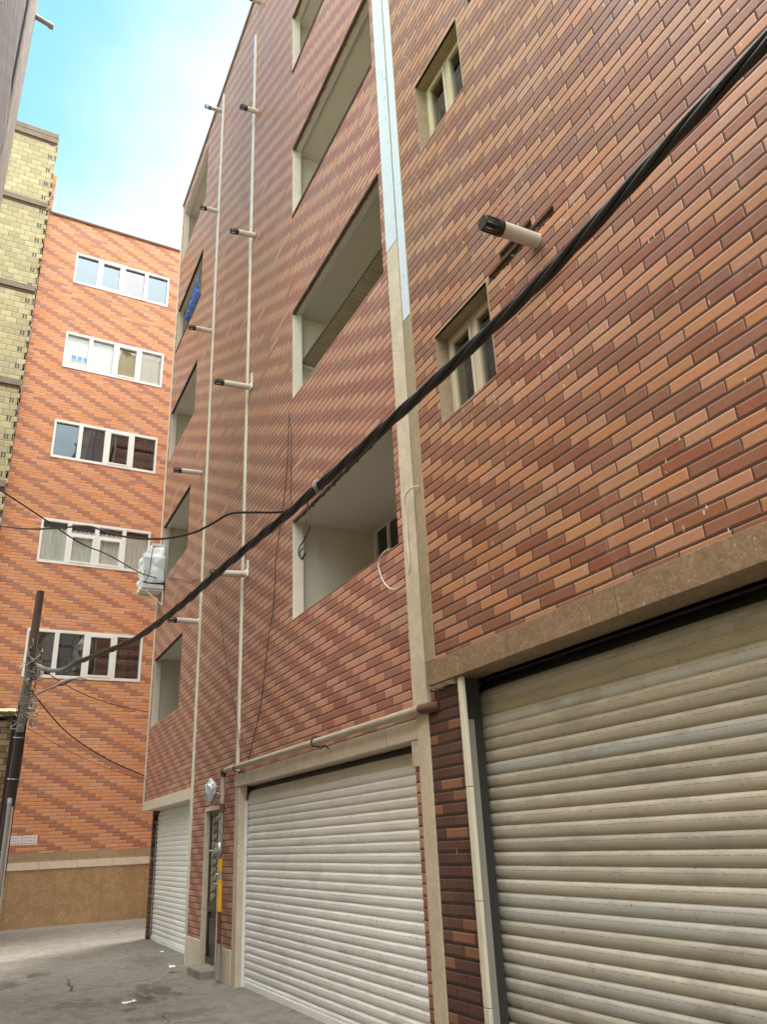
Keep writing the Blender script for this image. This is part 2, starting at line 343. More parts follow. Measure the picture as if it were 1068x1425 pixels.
def thing(name, label, cat, base, group=None):
    o = bpy.data.objects.new(name, None); COL.objects.link(o)
    o.location = base; o['_b'] = list(base); o['label'] = label; o['category'] = cat
    if group: o['group'] = group
    return o
def tag(o, label, cat, group=None):
    o['label'] = label; o['category'] = cat
    if group: o['group'] = group
    return o
def structure(o): o['kind'] = 'structure'; return o
def smooth_path(pts, k=6):
    P = [Vector(p) for p in pts]; P = [2 * P[0] - P[1]] + P + [2 * P[-1] - P[-2]]; out = []
    for i in range(1, len(P) - 2):
        for j in range(k):
            t = j / k; a, b, c, d = P[i - 1:i + 3]
            out.append(.5 * ((2 * b) + (c - a) * t + (2 * a - 5 * b + 4 * c - d) * t * t + (3 * b - a - 3 * c + d) * t ** 3))
    out.append(P[-2]); return out

# ------------------------------------------------------------------ ground
g = MB()
def gfn(u, v):
    x = -40 + 90 * u; y = -40 + 130 * v
    near = -1.5 < x < 3.2 and 2 < y < 21
    z = -.03 + (.11 * max(0, min(1, (y - 17) / 5)))
    return (x, y, z)
g.sheet(gfn, 90, 130, True)
structure(g.build('ground', 'ground'))

# ------------------------------------------------------------------ shared parts
def shutter(parent, X, y0, y1, z0, z1, mat, drum=True, pitch=.0845, roll=.15, guides=True, label=None):
    """roller shutter curtain of convex slats, its top winding back on to a drum"""
    prof = []
    zt = z1 - roll * .7
    n = int((zt - z0) / pitch); p = (zt - z0) / n
    for i in range(n):
        for k in range(7):
            t = k / 7; b = math.sin(PI * t ** 1.15) ** .6 * .0135
            if k == 0: b = -.007
            prof.append((X - b, z0 + (i + t) * p))
    cx, cz = X + roll, zt
    m = 7
    for i in range(m + 1):
        a = (i / m) * 1.7
        bx = cx - roll * math.cos(a); bz = cz + roll * math.sin(a)
        prof.append((bx, bz))
    mb = MB(); ys = [y0 + (y1 - y0) * i / 12 for i in range(13)]
    vs = []; fs = []
    for j, y in enumerate(ys):
        for i, (x, z) in enumerate(prof):
            dent = .004 * mnoise.noise((y * 1.3, z * 2.1, X))
            cut = 0.0
            vs.append((x + dent, y, z))
    L = len(prof)
    for j in range(12):
        for i in range(L - 1): fs.append((j * L + i, (j + 1) * L + i, (j + 1) * L + i + 1, j * L + i + 1))
    mb.add(vs, fs, True)
    mb.box(X - .02, X + .03, y0, y1, z0 - .03, z0 + .035)
    sh = mb.build('roller_shutter', mat, parent)
    md = sh.modifiers.new('es', 'EDGE_SPLIT'); md.split_angle = math.radians(50)
    if label: sh['label'] = label
    if drum:
        MB().tube([(X + .17, y0, z1 - .03), (X + .17, y1, z1 - .03)], .13, 20).build('drum', 'drum', sh)
    if guides:
        for yy, sgn in ((y0, -1), (y1, 1)):
            q = MB(); q.box(X - .045, X - .028, yy - .03, yy + .03, z0 - .03, z1 - .22); q.box(X + .01, X + .03, yy - .03, yy + .03, z0 - .03, z1 - .22)
            q.box(X - .045, X + .03, yy + sgn * .03 - .003, yy + sgn * .03 + .003, z0 - .03, z1 - .22)
            q.build('guide_rail', 'steel', sh)
    return sh

def garage_void(mb, X, y0, y1, z0, z1, depth=.6):
    mb.quad((X + depth, y0, z0), (X + depth, y1, z0), (X + depth, y1, z1), (X + depth, y0, z1))
    mb.quad((X, y0, z1), (X, y1, z1), (X + depth, y1, z1), (X + depth, y0, z1))
    mb.quad((X, y0, z0), (X + depth, y0, z0), (X + depth, y0, z1), (X, y0, z1))
    mb.quad((X, y1, z0), (X + depth, y1, z0), (X + depth, y1, z1), (X, y1, z1))

def vent_pipe(parent, X, y, z, L, droop=.05, r=.05, cap='black_plastic', bars=9, flange=None, mat='pvc', fine=False):
    d = Vector((-1, 0, -droop)).normalized(); p0 = Vector((X + .06, y, z)); p1 = p0 + d * (L + .06 - r * 2.4)
    v = MB().tube([p0, p0 + (p1 - p0) * .5, p1], r, 24 if fine else 14).build('vent_pipe', mat, parent)
    q = MB(); p2 = p1 + d * (r * 2.6)
    q.tube([p1 - d * .01, p1 + d * (r * .7)], r * 1.07, 20)
    a = d.cross(Vector((0, 1, 0))).normalized(); b = Vector((0, 1, 0))
    for k in range(bars):
        an = 2 * PI * k / bars; o = (a * math.cos(an) + b * math.sin(an)) * r * .97
        q.tube([p1 + d * r * .5 + o, p2 + o * .96], r * .10, 5)
    q.tube([p2 - d * r * .12, p2 + d * r * .12], [r * 1.0, r * .92], 18)
    q.tube([p1 + d * r * .3, p2 - d * r * .15], r * .30, 8)
    q.build('vent_cap', cap, v)
    if flange:
        fb = MB(); zz = .17 if flange > 0 else .14
        fb.box(X - .016, X - .002, y - .075, y - .015, z - .05, z + zz * abs(flange)) 
        fb.tube([(X - .012, y, z), (X - .03, y, z)], r * 1.45, 16)
        fb.build('flange', 'upvc', v)
    return v

# ------------------------------------------------------------------ apartment building with balconies
XM = 3.3; YT = 5.87; YE = 17.95; ZR = 18.65
YJ = 13.70
mid = thing('apartment_building', 'tall brick apartment building with open balconies, two white roller shutters and a narrow iron door', 'building', (XM, 12.0, .03))
BALC = [(6.10, 8.96, z0, z1) for z0, z1 in ((4.15, 5.46), (7.30, 8.75), (10.55, 11.95), (13.70, 15.07), (16.85, 18.15))]
BALL = [(15.12, 17.74, z0, z1) for z0, z1 in ((4.03, 5.49), (7.22, 8.65), (10.38, 11.75), (13.55, 14.88), (16.5, 18.25))]
DOOR = (11.97, 12.83, .0, 2.16)
SHM = (6.05, 11.03, .03, 2.36)
fx = lambda X: (lambda u, v: (X, u, v))
w = MB()
# upper wall over the shutters (the stone lintel bands take the strips just above them)
w.wall(fx(XM), YT, YJ, -.05, ZR, BALC + [DOOR, (SHM[0] - .03, 11.24, -.06, 2.52), (YT, 6.05, 2.14, 2.52), (11.22, 11.24, 0, 2.52)])
w.wall(fx(XM), YJ, YE, 2.53, ZR, BALL)
w.quad((XM, YE, 2.53), (12, YE, 2.53), (12, YE, ZR), (XM, YE, ZR))
w.quad((3.56, YE - .02, 0), (12, YE - .02, 0), (12, YE - .02, 2.53), (3.56, YE - .02, 2.53))
w.quad((XM, -6, ZR), (12, -6, ZR), (12, YE, ZR), (XM, YE, ZR))
w.build('wall', 'brick_mid', mid)
# narrow brick strip right of the shutter and the pier sides
q = MB(); q.quad((XM, YJ, -.05), (3.75, YJ, -.05), (3.75, YJ, 2.4), (XM, YJ, 2.4)); q.build('pier_side', 'brick_mid', mid)
q = MB(); garage_void(q, XM + .101, 6.05, 11.06, -.05, 2.5); q.build('garage_interior', 'room_dark', mid)
q = MB(); garage_void(q, 3.62, YJ, 17.8, -.05, 2.4); q.build('garage_interior', 'room_dark', mid)
q = MB(); q.box(XM + .06, XM + .105, 11.0, 11.028, -.03, 2.16); q.build('guide_strip', 'upvc', mid)
# parapet coping
q = MB(); q.box(XM - .04, XM + .25, YT, YE + .03, ZR, ZR + .07); q.build('coping', 'pvc_grey', mid)
# lintel bands
q = MB(); q.box(XM - .022, XM + .20, 5.89, 11.24, 2.355, 2.515); q.build('lintel', 'stone_cream', mid, .004)
q = MB(); q.box(XM - .022, XM + .45, YJ + .06, YE + .02, 2.35, 2.53); q.build('lintel', 'stone_cream', mid, .004)
# jambs
q = MB(); q.box(XM - .012, XM + .10, 11.03, 11.22, -.05, 2.353); q.build('jamb', 'stone_trim', mid, .004)
q = MB(); q.box(XM - .012, XM + .10, 5.872, 6.05, 2.14, 2.353); q.build('jamb_block', 'stone_trim', mid, .004)
# shutter and its neighbour by the corner
shutter(mid, 3.42, 6.0, 11.06, .0, 2.29, 'sh_mid', label='wide grey-white roller shutter')
shutter(mid, 3.60, YJ + .02, 17.80, .0, 2.36, 'sh_left', label='narrow-looking white roller shutter by the alley corner')
q = MB(); q.box(3.50, 3.62, 17.80, 17.94, -.05, 2.35); q.build('corner_post', 'brick_pillar', mid)
# stone bases of the piers
for (a, b) in ((YJ - .0, 12.83), (11.97, 11.22)):
    y0, y1 = min(a, b), max(a, b)
    MB().box(XM - .02, XM + .02, y0, y1, -.06, .36).build('stone_base', 'stone_cream', mid, .004)
# door
dz0, dz1 = .08, 2.16
q = MB(); q.box(XM - .008, XM + .28, 12.78, 12.83, dz0 - .1, dz1); q.box(XM - .008, XM + .28, 11.97, 12.0, dz0 - .1, dz1); q.box(XM - .008, XM + .28, 12.03, 12.77, dz1 - .05, dz1)
q.build('door_frame', 'stone_cream', mid)
DX = XM + .09
q = MB(); q.box(DX, DX + .04, 12.03, 12.77, dz0, dz1 - .05)
for (a, b, c, d) in ((12.03, 12.09, dz0, dz1 - .05), (12.71, 12.77, dz0, dz1 - .05), (12.09, 12.71, dz1 - .12, dz1 - .05), (12.09, 12.71, dz0, dz0 + .08), (12.09, 12.71, .74, .80)):
    q.box(DX - .03, DX, a, b, c, d)
q.box(DX - .02, DX, 12.17, 12.63, .30, .66); q.box(DX - .035, DX - .02, 12.22, 12.58, .35, .61)
leaf = q.build('door_leaf', 'door_sheet', mid)
q = MB()
for yy in (12.17, 12.29, 12.4, 12.51, 12.63): q.tube([(DX - .022, yy, .8), (DX - .022, yy, dz1 - .12)], .007, 6)
def scroll(cy, cz, r, sg, vs):
    pts = []
    for i in range(22):
        a = i / 21 * 3.6 * PI; rr = r * (1 - .8 * i / 21)
        pts.append((DX - .028, cy + sg * rr * math.cos(a), cz + vs * rr * math.sin(a)))
    q.tube(pts, .009, 5)
for i, cz in enumerate([.9 + .115 * k for k in range(11)]):
    scroll(12.25, cz, .055, 1 if i % 2 else -1, 1); scroll(12.55, cz + .03, .055, -1 if i % 2 else 1, 1); scroll(12.40, cz + .05, .045, 1, -1)
q.build('grille', 'iron_scroll', leaf)
q = MB(); q.box(DX - .05, DX - .03, 12.08, 12.12, 1.0, 1.22); q.tube([(DX - .055, 12.1, 1.12), (DX - .10, 12.1, 1.12), (DX - .10, 12.22, 1.12)], .011, 8); q.build('handle', 'steel', leaf)
q = MB()
def stepf(x, y): return .012 * mnoise.noise((x * 5, y * 4, 1))
q.box(3.08, XM + .15, 11.95, 12.66, -.06, .075); q.build('door_step', 'concrete', mid, .015)

def balcony(parent, hole, kind, deep=1.28, edge=True, sill=False):
    y0, y1, z0, z1 = hole; t = .145; Xi = XM + t; Xb = XM + deep
    a0, a1, b0, b1 = y0 - .10, y1 + .13, z0 - .95, z1 + .04
    if a1 > YE - .08: a1 = YE - .08
    q = MB()
    # reveals of the front wall
    q.quad((XM, y1, z0), (Xi, y1, z0), (Xi, y1, z1), (XM, y1, z1)); q.quad((XM, y0, z0), (Xi, y0, z0), (Xi, y0, z1), (XM, y0, z1))
    q.quad((XM, y0, z0), (XM, y1, z0), (Xi, y1, z0), (Xi, y0, z0))
    # back of the front wall round the opening
    q.wall(fx(Xi), a0, a1, b0, b1, [hole])
    q.quad((Xi, a0, b0), (Xb, a0, b0), (Xb, a0, b1), (Xi, a0, b1)); q.quad((Xi, a1, b0), (Xb, a1, b0), (Xb, a1, b1), (Xi, a1, b1))
    q.quad((Xb, a0, b0), (Xb, a1, b0), (Xb, a1, b1), (Xb, a0, b1)); q.quad((Xi, a0, b0), (Xi, a1, b0), (Xb, a1, b0), (Xb, a0, b0))
    bo = q.build('balcony', 'plaster', parent)
    q = MB(); q.quad((Xi, a0, b1), (Xb, a0, b1), (Xb, a1, b1), (Xi, a1, b1)); q.quad((XM, y0, z1), (Xi, y0, z1), (Xi, y1, z1), (XM, y1, z1)); q.quad((Xi, y0, z1), (Xi, y1, z1), (Xi, y1, b1), (Xi, y0, b1))
    q.build('ceiling', 'plaster_ceiling', bo)
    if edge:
        # dark strip painted for the shaded soffit edge, ragged broken mortar on front openings
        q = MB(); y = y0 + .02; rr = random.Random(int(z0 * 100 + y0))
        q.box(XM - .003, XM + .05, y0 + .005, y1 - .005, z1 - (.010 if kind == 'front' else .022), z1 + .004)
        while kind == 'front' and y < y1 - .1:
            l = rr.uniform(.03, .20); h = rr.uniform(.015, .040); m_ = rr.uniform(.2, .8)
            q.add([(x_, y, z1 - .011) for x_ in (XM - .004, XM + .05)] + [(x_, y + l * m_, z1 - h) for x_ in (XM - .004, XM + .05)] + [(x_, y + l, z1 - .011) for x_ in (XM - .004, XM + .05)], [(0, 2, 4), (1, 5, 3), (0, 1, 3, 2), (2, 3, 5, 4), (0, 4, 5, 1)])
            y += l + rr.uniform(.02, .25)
        q.build('lintel_shade_edge', 'rubble' if kind == 'front' else 'dark_edge', bo)
    if sill:
        MB().box(XM - .012, XM + .05, y0 + .02, y1 - .005, z0 - .035, z0 + .012).build('sill', 'dark_edge', bo)
    # corner jamb of pale stone
    return bo
bls = []
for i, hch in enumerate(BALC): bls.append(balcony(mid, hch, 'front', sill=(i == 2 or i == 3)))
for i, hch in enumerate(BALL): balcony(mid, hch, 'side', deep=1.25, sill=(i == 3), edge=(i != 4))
# window at the back of the lowest balcony
Xw = XM + 1.28
q = MB()
for a, b, c, d in ((8.28, 9.08, 5.49, 5.56), (8.28, 8.34, 4.5, 5.49), (9.0, 9.08, 4.5, 5.49), (8.62, 8.67, 4.5, 5.49), (8.28, 9.08, 4.45, 4.5)): q.box(Xw - .06, Xw - .004, a, b, c, d)
q.build('window_frame', 'upvc', bls[0])
MB().box(Xw - .03, Xw - .01, 8.34, 9.0, 4.5, 5.49).build('pane', 'door_sheet', bls[0])
# ribbed sheet leaning inside the second balcony
q = MB()
q.sheet(lambda u, v: (XM + .155 + .95 * v, 6.10 + 2.97 * u, 7.985 - .10 * v + .012 * math.sin(u * 2 * PI * 46)), 46 * 8, 2)
for k in range(2): q.tube([(XM + .16, 6.1, 7.955), (XM + .16, 9.07, 7.955)], .012, 6)
q.build('ribbed_screen', 'corrugated', bls[1])
# joint strips and trims
def strip(y, z0, zf, z1, wd=.05, pr=.03):
    MB().box(XM - pr, XM + .01, y - wd / 2, y + wd / 2, z0, z1).build('joint_strip', 'cream_paint', mid, .004)
    MB().box(XM - pr - .003, XM - pr + .001, y - wd / 2 - .002, y + wd / 2 + .002, zf, z1).build('strip_film', 'film', mid)
strip(11.13, 2.52, 11.2, 17.3, .07); strip(YJ - .01, .4, 11.6, 18.4, .075)
q = MB(); q.box(XM - .02, XM + .02, YE - .05, YE + .02, 2.53, ZR); q.build('corner_trim', 'cream_paint', mid)
# vent pipes
for z, L, dr, f in ((5.356, .54, .05, 1.2), (8.614, .60, .05, 1.4), (11.81, .44, .09, 0), (14.89, .34, .05, 0), (18.09, .3, .0, 0)):
    vent_pipe(mid, XM, 10.93, z, L, dr, flange=f)
for i, (y, z, L, dr) in enumerate(((13.78, 5.348, .54, .0), (14.147, 8.476, .54, .05), (13.76, 11.59, .50, .05), (13.79, 14.86, .40, .06), (13.80, 17.985, .42, .08))):
    vent_pipe(mid, XM, y, z, L, dr, flange=-.6 if i in (0,) else 0, cap='blue_cap' if i == 4 else 'black_plastic')

# ------------------------------------------------------------------ near brick building (right)
XN = 3.2; Y0 = -6.0; YN = 5.62
near = thing('brick_building', 'nearest brick building with small stone-framed windows above one big dusty roller shutter', 'building', (XN, 2.0, .03))
WIN = [(4.18, 5.015, 4.85, 5.725), (4.18, 5.0, 7.93, 8.84), (4.18, 5.0, 11.05, 11.95)]
MISS = [(3.30, 4.14, 5.665, 5.7495), (3.55, 3.97, 5.7505, 5.836), (2.9, 3.965, 8.745, 8.828)]
w = MB()
w.wall(fx(XN), Y0, YN - .09, 2.90, ZR + .2, WIN + MISS)
w.quad((XN, Y0, 0), (12, Y0, 0), (12, Y0, ZR + .2), (XN, Y0, ZR + .2))
w.quad((XN, Y0, ZR + .2), (12, Y0, ZR + .2), (12, YT, ZR + .2), (XN, YT, ZR + .2))
w.quad((XN, YT, ZR - .1), (12, YT, ZR - .1), (12, YT, ZR + .2), (XN, YT, ZR + .2))
w.build('wall', 'brick_near', near)
for (a, b, c, d) in MISS:
    q = MB()
    q.sheet(lambda u, v: (XN + .028 + .012 * mnoise.noise((u * 9, v * 3, a)), a - .01 + (b - a + .02) * u, c - .005 + (d - c + .01) * v), 24, 4, False)
    q.quad((XN, a, c), (XN, b, c), (XN + .05, b, c), (XN + .05, a, c)); q.quad((XN, a, d), (XN, b, d), (XN + .05, b, d), (XN + .05, a, d))
    q.quad((XN, b, c), (XN + .05, b, c), (XN + .05, b, d), (XN, b, d)); q.quad((XN, a, c), (XN + .05, a, c), (XN + .05, a, d), (XN, a, d))
    q.build('missing_tile_bed', 'mortar_bed', near)
q = MB(); rr = random.Random(5)
for i in range(26):
    y = rr.uniform(3.35, 4.1); z = rr.uniform(5.668, 5.70); r = rr.uniform(.008, .022)
    q.tube([(XN + .02, y, z), (XN + .02 - r, y + rr.uniform(-.01, .01), z + .004), (XN + .015, y + r, z + r)], [r * .8, r, r * .3], 5, smooth=False)
q.build('mortar_crumb', 'rubble', near)
# stone edge and soffit of the overhanging upper wall
q = MB(); q.box(XN - .012, XN + .30, Y0, YN - .08, 2.715, 2.90); q.build('stone_band', 'marble_near', near, .004)
q = MB(); q.box(XN - .012, XN + .12, YN - .22, YN - .08, 2.905, ZR); q.build('corner_stone', 'stone_trim_brown', near, .003)
q = MB(); q.box(XN - .016, XN - .0125, YN - .218, YN - .082, 6.25, ZR); q.build('trim_film', 'film', near)
# trim that closes the joint to the neighbour, and its run down to the street
q = MB(); q.box(XN + .02, XN + .18, YN + .0, YN + .24, 2.53, ZR); tr = q.build('joint_trim', 'stone_trim', near, .003)
q = MB(); q.box(XN + .016, XN + .0195, YN + .0, YN + .238, 7.35, ZR); q.build('trim_film', 'film', tr)
q = MB(); q.box(XN + .05, XN + .18, YN + .055, YN + .245, -.05, 2.525); q.build('joint_trim', 'stone_trim', near, .003)
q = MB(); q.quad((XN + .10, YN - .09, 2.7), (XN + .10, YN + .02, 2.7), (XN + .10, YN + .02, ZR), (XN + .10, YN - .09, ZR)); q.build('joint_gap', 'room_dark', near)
# recessed pillar of dark brick
q = MB(); q.box(3.26, 3.421, 5.195, YN + .053, -.05, 2.71); q.box(3.26, 3.262, 5.12, 5.195, -.05, 2.71); q.build('pillar', 'brick_pillar', near)
q = MB(); rr = random.Random(8); y = 5.19
while y < 5.52:
    l = rr.uniform(.02, .06); q.box(3.215, 3.262, y, y + l, 2.70 - rr.uniform(.0, .022), 2.7135); y += l
q.build('mortar_line', 'stone_cream', near)
# corner post and shutter
q = MB()
z = -.05
for zz in (.55, 1.18, 1.92, 2.712):
    q.box(XN + .015, XN + .045, 5.065, 5.128, z, zz - .004); z = zz
q.build('corner_post', 'cream_paint', near, .004)
q = MB(); garage_void(q, 3.422, -.4, 5.30, -.05, 2.715, .9); q.build('garage_interior', 'room_dark', near)
shutter(near, 3.46, -.35, 5.24, .0, 2.64, 'sh_near', pitch=.0845, roll=.17, guides=False)
q = MB(); q.box(3.272, 3.338, 5.130, 5.150, -.04, 2.40); q.build('guide_rail', 'pvc_grey', near)
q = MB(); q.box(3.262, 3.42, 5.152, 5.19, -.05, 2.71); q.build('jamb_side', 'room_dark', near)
# windows
for i, (a, b, c, d) in enumerate(WIN):
    D = .20
    q = MB()
    for (p0, p1, p2, p3) in (((XN, b, c), (XN + D, b, c), (XN + D, b, d), (XN, b, d)), ((XN, a, c), (XN + D, a, c), (XN + D, a, d), (XN, a, d)), ((XN, a, d), (XN, b, d), (XN + D, b, d), (XN + D, a, d)), ((XN, a, c), (XN, b, c), (XN + D, b, c), (XN + D, a, c))):
        q.quad(p0, p1, p2, p3)
    for (p, r, s_, t) in ((a - .012, a, c, d), (a - .012, b + .012, d, d + .012)): q.box(XN - .004, XN + .02, p, r, s_, t)
    wn = q.build('window', 'stone_trim_brown', near)
    X0 = XN + .13; fw = .055; mid_y = (a + b) / 2
    q = MB()
    for (p, r, s_, t) in ((a, b, d - fw, d), (a, b, c, c + fw), (a, a + fw, c + fw, d - fw), (b - fw, b, c + fw, d - fw), (mid_y - .03, mid_y + .03, c + fw, d - fw)): q.box(X0, X0 + .07, p, r, s_, t)
    for (p, r) in ((a + fw, mid_y - .03), (mid_y + .03, b - fw)):
        f2 = .035
        for (u, v, s_, t) in ((p, r, d - fw - f2, d - fw), (p, r, c + fw, c + fw + f2), (p, p + f2, c + fw + f2, d - fw - f2), (r - f2, r, c + fw + f2, d - fw - f2)): q.box(X0 - .014, X0 + .05, u, v, s_, t)
    q.build('frame', 'upvc_beige', wn, .004)
    for (p, r) in ((a + fw + .035, mid_y - .065), (mid_y + .065, b - fw - .035)):
        MB().box(X0 + .015, X0 + .022, p, r, c + fw + .035, d - fw - .035).build('pane', 'glass_near', wn)
    q = MB(); q.box(X0 + .11, X0 + .7, a - .2, b + .2, c - .3, d + .3); q.build('room', 'room_dark', wn)
    q = MB(); q.sheet(lambda u, v: (X0 + .085 + .010 * math.sin(u * 60), a + .03 + (b - a - .06) * u, c + (d - c) * v), 80, 2); q.build('curtain', 'curtain_beige' if i else 'curtain', wn)
vent_pipe(near, XN, 3.52, 5.60, .46, .0, .056, bars=14, fine=True)
vent_pipe(near, XN, 3.45, 8.70, .46, .0, .056, bars=14, fine=True)

# ------------------------------------------------------------------ far brick building
PX, PY, d2x, d2y = 4.33, 21.98, .99918, .04044
def FU(u, v, o=0.0): return (PX + d2x * u + d2y * o, PY + d2y * u - d2x * o, v)     # o = metres in front of the wall
far = thing('apartment_block', 'orange brick block closing the alley, five rows of wide white windows over marble base', 'building', FU(-1, .08))
ROWS = [(5.79, 7.05), (8.86, 10.13), (11.99, 13.20), (14.98, 16.23), (18.06, 19.22)]
UL, UR = -3.55, -.61
FH = [(UL, UR, a, b) for a, b in ROWS]
w = MB(); w.wall(lambda u, v: FU(u, v), -4.52, 7.0, 1.66, 20.44, FH)
w.quad(FU(-4.52, 0), FU(-4.52, 0, -8), FU(-4.52, 20.44, -8), FU(-4.52, 20.44)); w.quad(FU(7, 0), FU(7, 0, -8), FU(7, 20.44, -8), FU(7, 20.44))
w.quad(FU(-4.52, 20.44), FU(7, 20.44), FU(7, 20.44, -8), FU(-4.52, 20.44, -8))
w.build('wall', 'brick_far', far)
def fbox(mb, u0, u1, z0, z1, o0, o1):
    a = Vector(FU(u0, z0, o0)); mb.obox(a, Vector(FU(u1, z0, o0)) - a, Vector(FU(u0, z0, o1)) - a, (0, 0, z1 - z0))
q = MB(); fbox(q, -4.52, 7, -.02, 1.30, -.1, .03); q.build('marble_base', 'marble', far)
q = MB(); fbox(q, -4.52, 7, 1.30, 1.465, -.1, .045); q.build('base_band', 'marble_light', far)
q = MB(); fbox(q, -4.52, 7, 1.465, 1.662, -.1, .022); q.build('upper_base', 'marble_dark', far)
q = MB(); fbox(q, -4.54, 7, 20.44, 20.52, -.35, .035); q.build('coping', 'rust', far)
q = MB(); fbox(q, -4.66, -4.44, 20.40, 22.0, -.5, .02); q.build('parapet_pier', 'brick_far', far)
kinds = [('dark',), ('drape',), ('mixed',), ('white',), ('blue',)]
pane_kind = {0: ['glass_dark'] * 4, 1: ['glass_clear'] * 4, 2: ['glass_blue', 'glass_dark', 'glass_dark', 'glass_dark'],
             3: ['glass_clear'] * 4, 4: ['glass_blue', 'glass_blue', 'glass_dark', 'glass_blue']}
sash = {0: (2,), 1: (1, 2), 2: (2,), 3: (2,), 4: (1,)}
for r, (z0, z1) in enumerate(ROWS):
    q = MB(); du = (UR - UL) / 4; fw = .075
    fbox(q, UL, UR, z1 - fw, z1, -.10, .018); fbox(q, UL, UR, z0, z0 + fw, -.10, .018)
    for k in range(5):
        c = UL + du * k; a = max(c - fw * .75, UL); b = min(c + fw * .75, UR)
        fbox(q, a, b, z0 + fw, z1 - fw, -.10, .016)
    zt = z1 - fw
    for k in range(4):
        a, b = UL + du * k + fw * .75, UL + du * (k + 1) - fw * .75
        if r == 1 and k in (1, 2): fbox(q, a, b, z1 - .40, z1 - .34, -.10, .014)
        if k in sash[r]:
            s = .05; t1 = z1 - fw if r != 1 else z1 - .40
            fbox(q, a, b, t1 - s, t1, -.08, .028); fbox(q, a, b, z0 + fw, z0 + fw + s, -.08, .028)
            fbox(q, a, a + s, z0 + fw + s, t1 - s, -.08, .028); fbox(q, b - s, b, z0 + fw + s, t1 - s, -.08, .028)
    wn = q.build('window', 'upvc', far)
    wn['label'] = ['dark window row above the base', 'window row with pleated net curtains', 'window row with one pale blue pane', 'window row with white blinds', 'top window row of bluish panes'][r]
    for k in range(4):
        a, b = UL + du * k + fw * .75, UL + du * (k + 1) - fw * .75
        q = MB(); fbox(q, a, b, z0 + fw, z1 - fw, -.062, -.056); q.build('pane', pane_kind[r][k], wn)
    q = MB(); 
    u0, u1 = UL - .05, UR + .05
    q.quad(FU(u0, z0 - .3, -1.3), FU(u1, z0 - .3, -1.3), FU(u1, z1 + .3, -1.3), FU(u0, z1 + .3, -1.3))
    q.quad(FU(u0, z0 - .3, -.02), FU(u1, z0 - .3, -.02), FU(u1, z0 - .3, -1.3), FU(u0, z0 - .3, -1.3)); q.quad(FU(u0, z1 + .3, -.02), FU(u1, z1 + .3, -.02), FU(u1, z1 + .3, -1.3), FU(u0, z1 + .3, -1.3))
    q.quad(FU(u0, z0 - .3, -.02), FU(u0, z0 - .3, -1.3), FU(u0, z1 + .3, -1.3), FU(u0, z1 + .3, -.02)); q.quad(FU(u1, z0 - .3, -.02), FU(u1, z0 - .3, -1.3), FU(u1, z1 + .3, -1.3), FU(u1, z1 + .3, -.02))
    q.build('room', 'room_dark', wn)
    def cur(u0, u1, mat, amp, fr, seed, zl=z0, zh=z1, dep=-.125):
        q = MB(); q.sheet(lambda u, v: FU(u0 + (u1 - u0) * u, zl + (zh - zl) * v, dep + amp * math.sin(u * fr + 1.5 * mnoise.noise((u * 4, seed, v * .3)))), 90, 6)
        q.build('curtain', mat, wn)
    if r == 1: cur(UL + .05, UR - .03, 'curtain', .045, 150, 3, z0, z1 - .22)
    if r == 3:
        cur(UL + .05, UL + 2 * du - .02, 'curtain', .01, 30, 5); cur(UL + 2 * du + .03, UL + 3 * du, 'curtain_beige', .02, 9, 7, dep=-.11); cur(UL + 3 * du + .02, UR - .02, 'curtain', .012, 25, 9)
    if r == 2:
        q = MB(); q.add([FU(UL + du * 1.02, z0, -.12), FU(UL + du * 1.25, z0, -.12), FU(UL + du * 1.45, z1, -.12), FU(UL + du * 1.05, z1, -.12)], [(0, 1, 2, 3)]); q.build('curtain', 'curtain', wn)  # pale slanted sheet painting the diagonal reflection in the second pane, not drapery
        cur(UL + du * 3.2, UR - .25, 'curtain_beige', .02, 40, 2, dep=-.5)
    if r == 0:
        cur(UL + du * 3.35, UL + du * 3.6, 'curtain_beige', .02, 20, 2, dep=-.6); cur(UL + du * 1.6, UL + du * 1.85, 'curtain', .02, 20, 6, dep=-.9, zh=z0 + .7)
    if r == 3:
        q = MB()
        for k in range(3): fbox(q, UL + .24 + .17 * k, UL + .36 + .17 * k, z0 + .38, z0 + .50, -.052, -.047)
        q.build('window_sticker', 'blue_sticker', wn)
# signs
for k, (u, lab) in enumerate(((-3.40, 'left of two small white notice plates with rows of writing on the orange brick wall'), (-3.06, 'right of two small white notice plates with rows of writing on the orange brick wall'))):
    sg = thing('notice_plate', lab, 'sign', FU(u + .16, 1.85), 'notice plates on the orange brick wall')
    q = MB(); fbox(q, u, u + .325, 1.845, 2.055, .004, .012); q.build('plate', 'sign_white', sg)
    q = MB(); rr = random.Random(30 + k)
    for ln in range(3):
        x = u + .03; zc = 2.005 - ln * .062
        while x < u + .29:
            l = rr.uniform(.012, .04); fbox(q, x, min(x + l, u + .298), zc - .008, zc + .001, .012, .0135)
            if rr.random() < .6: fbox(q, x + l * .3, x + l * .3 + .006, zc + .001, zc + rr.uniform(.008, .022), .012, .0135)
            if rr.random() < .5: fbox(q, x + l * .5, x + l * .5 + .007, zc - .020, zc - .013, .012, .0135)
            x += l + rr.uniform(.004, .016)
    q.build('writing', 'ink', sg)

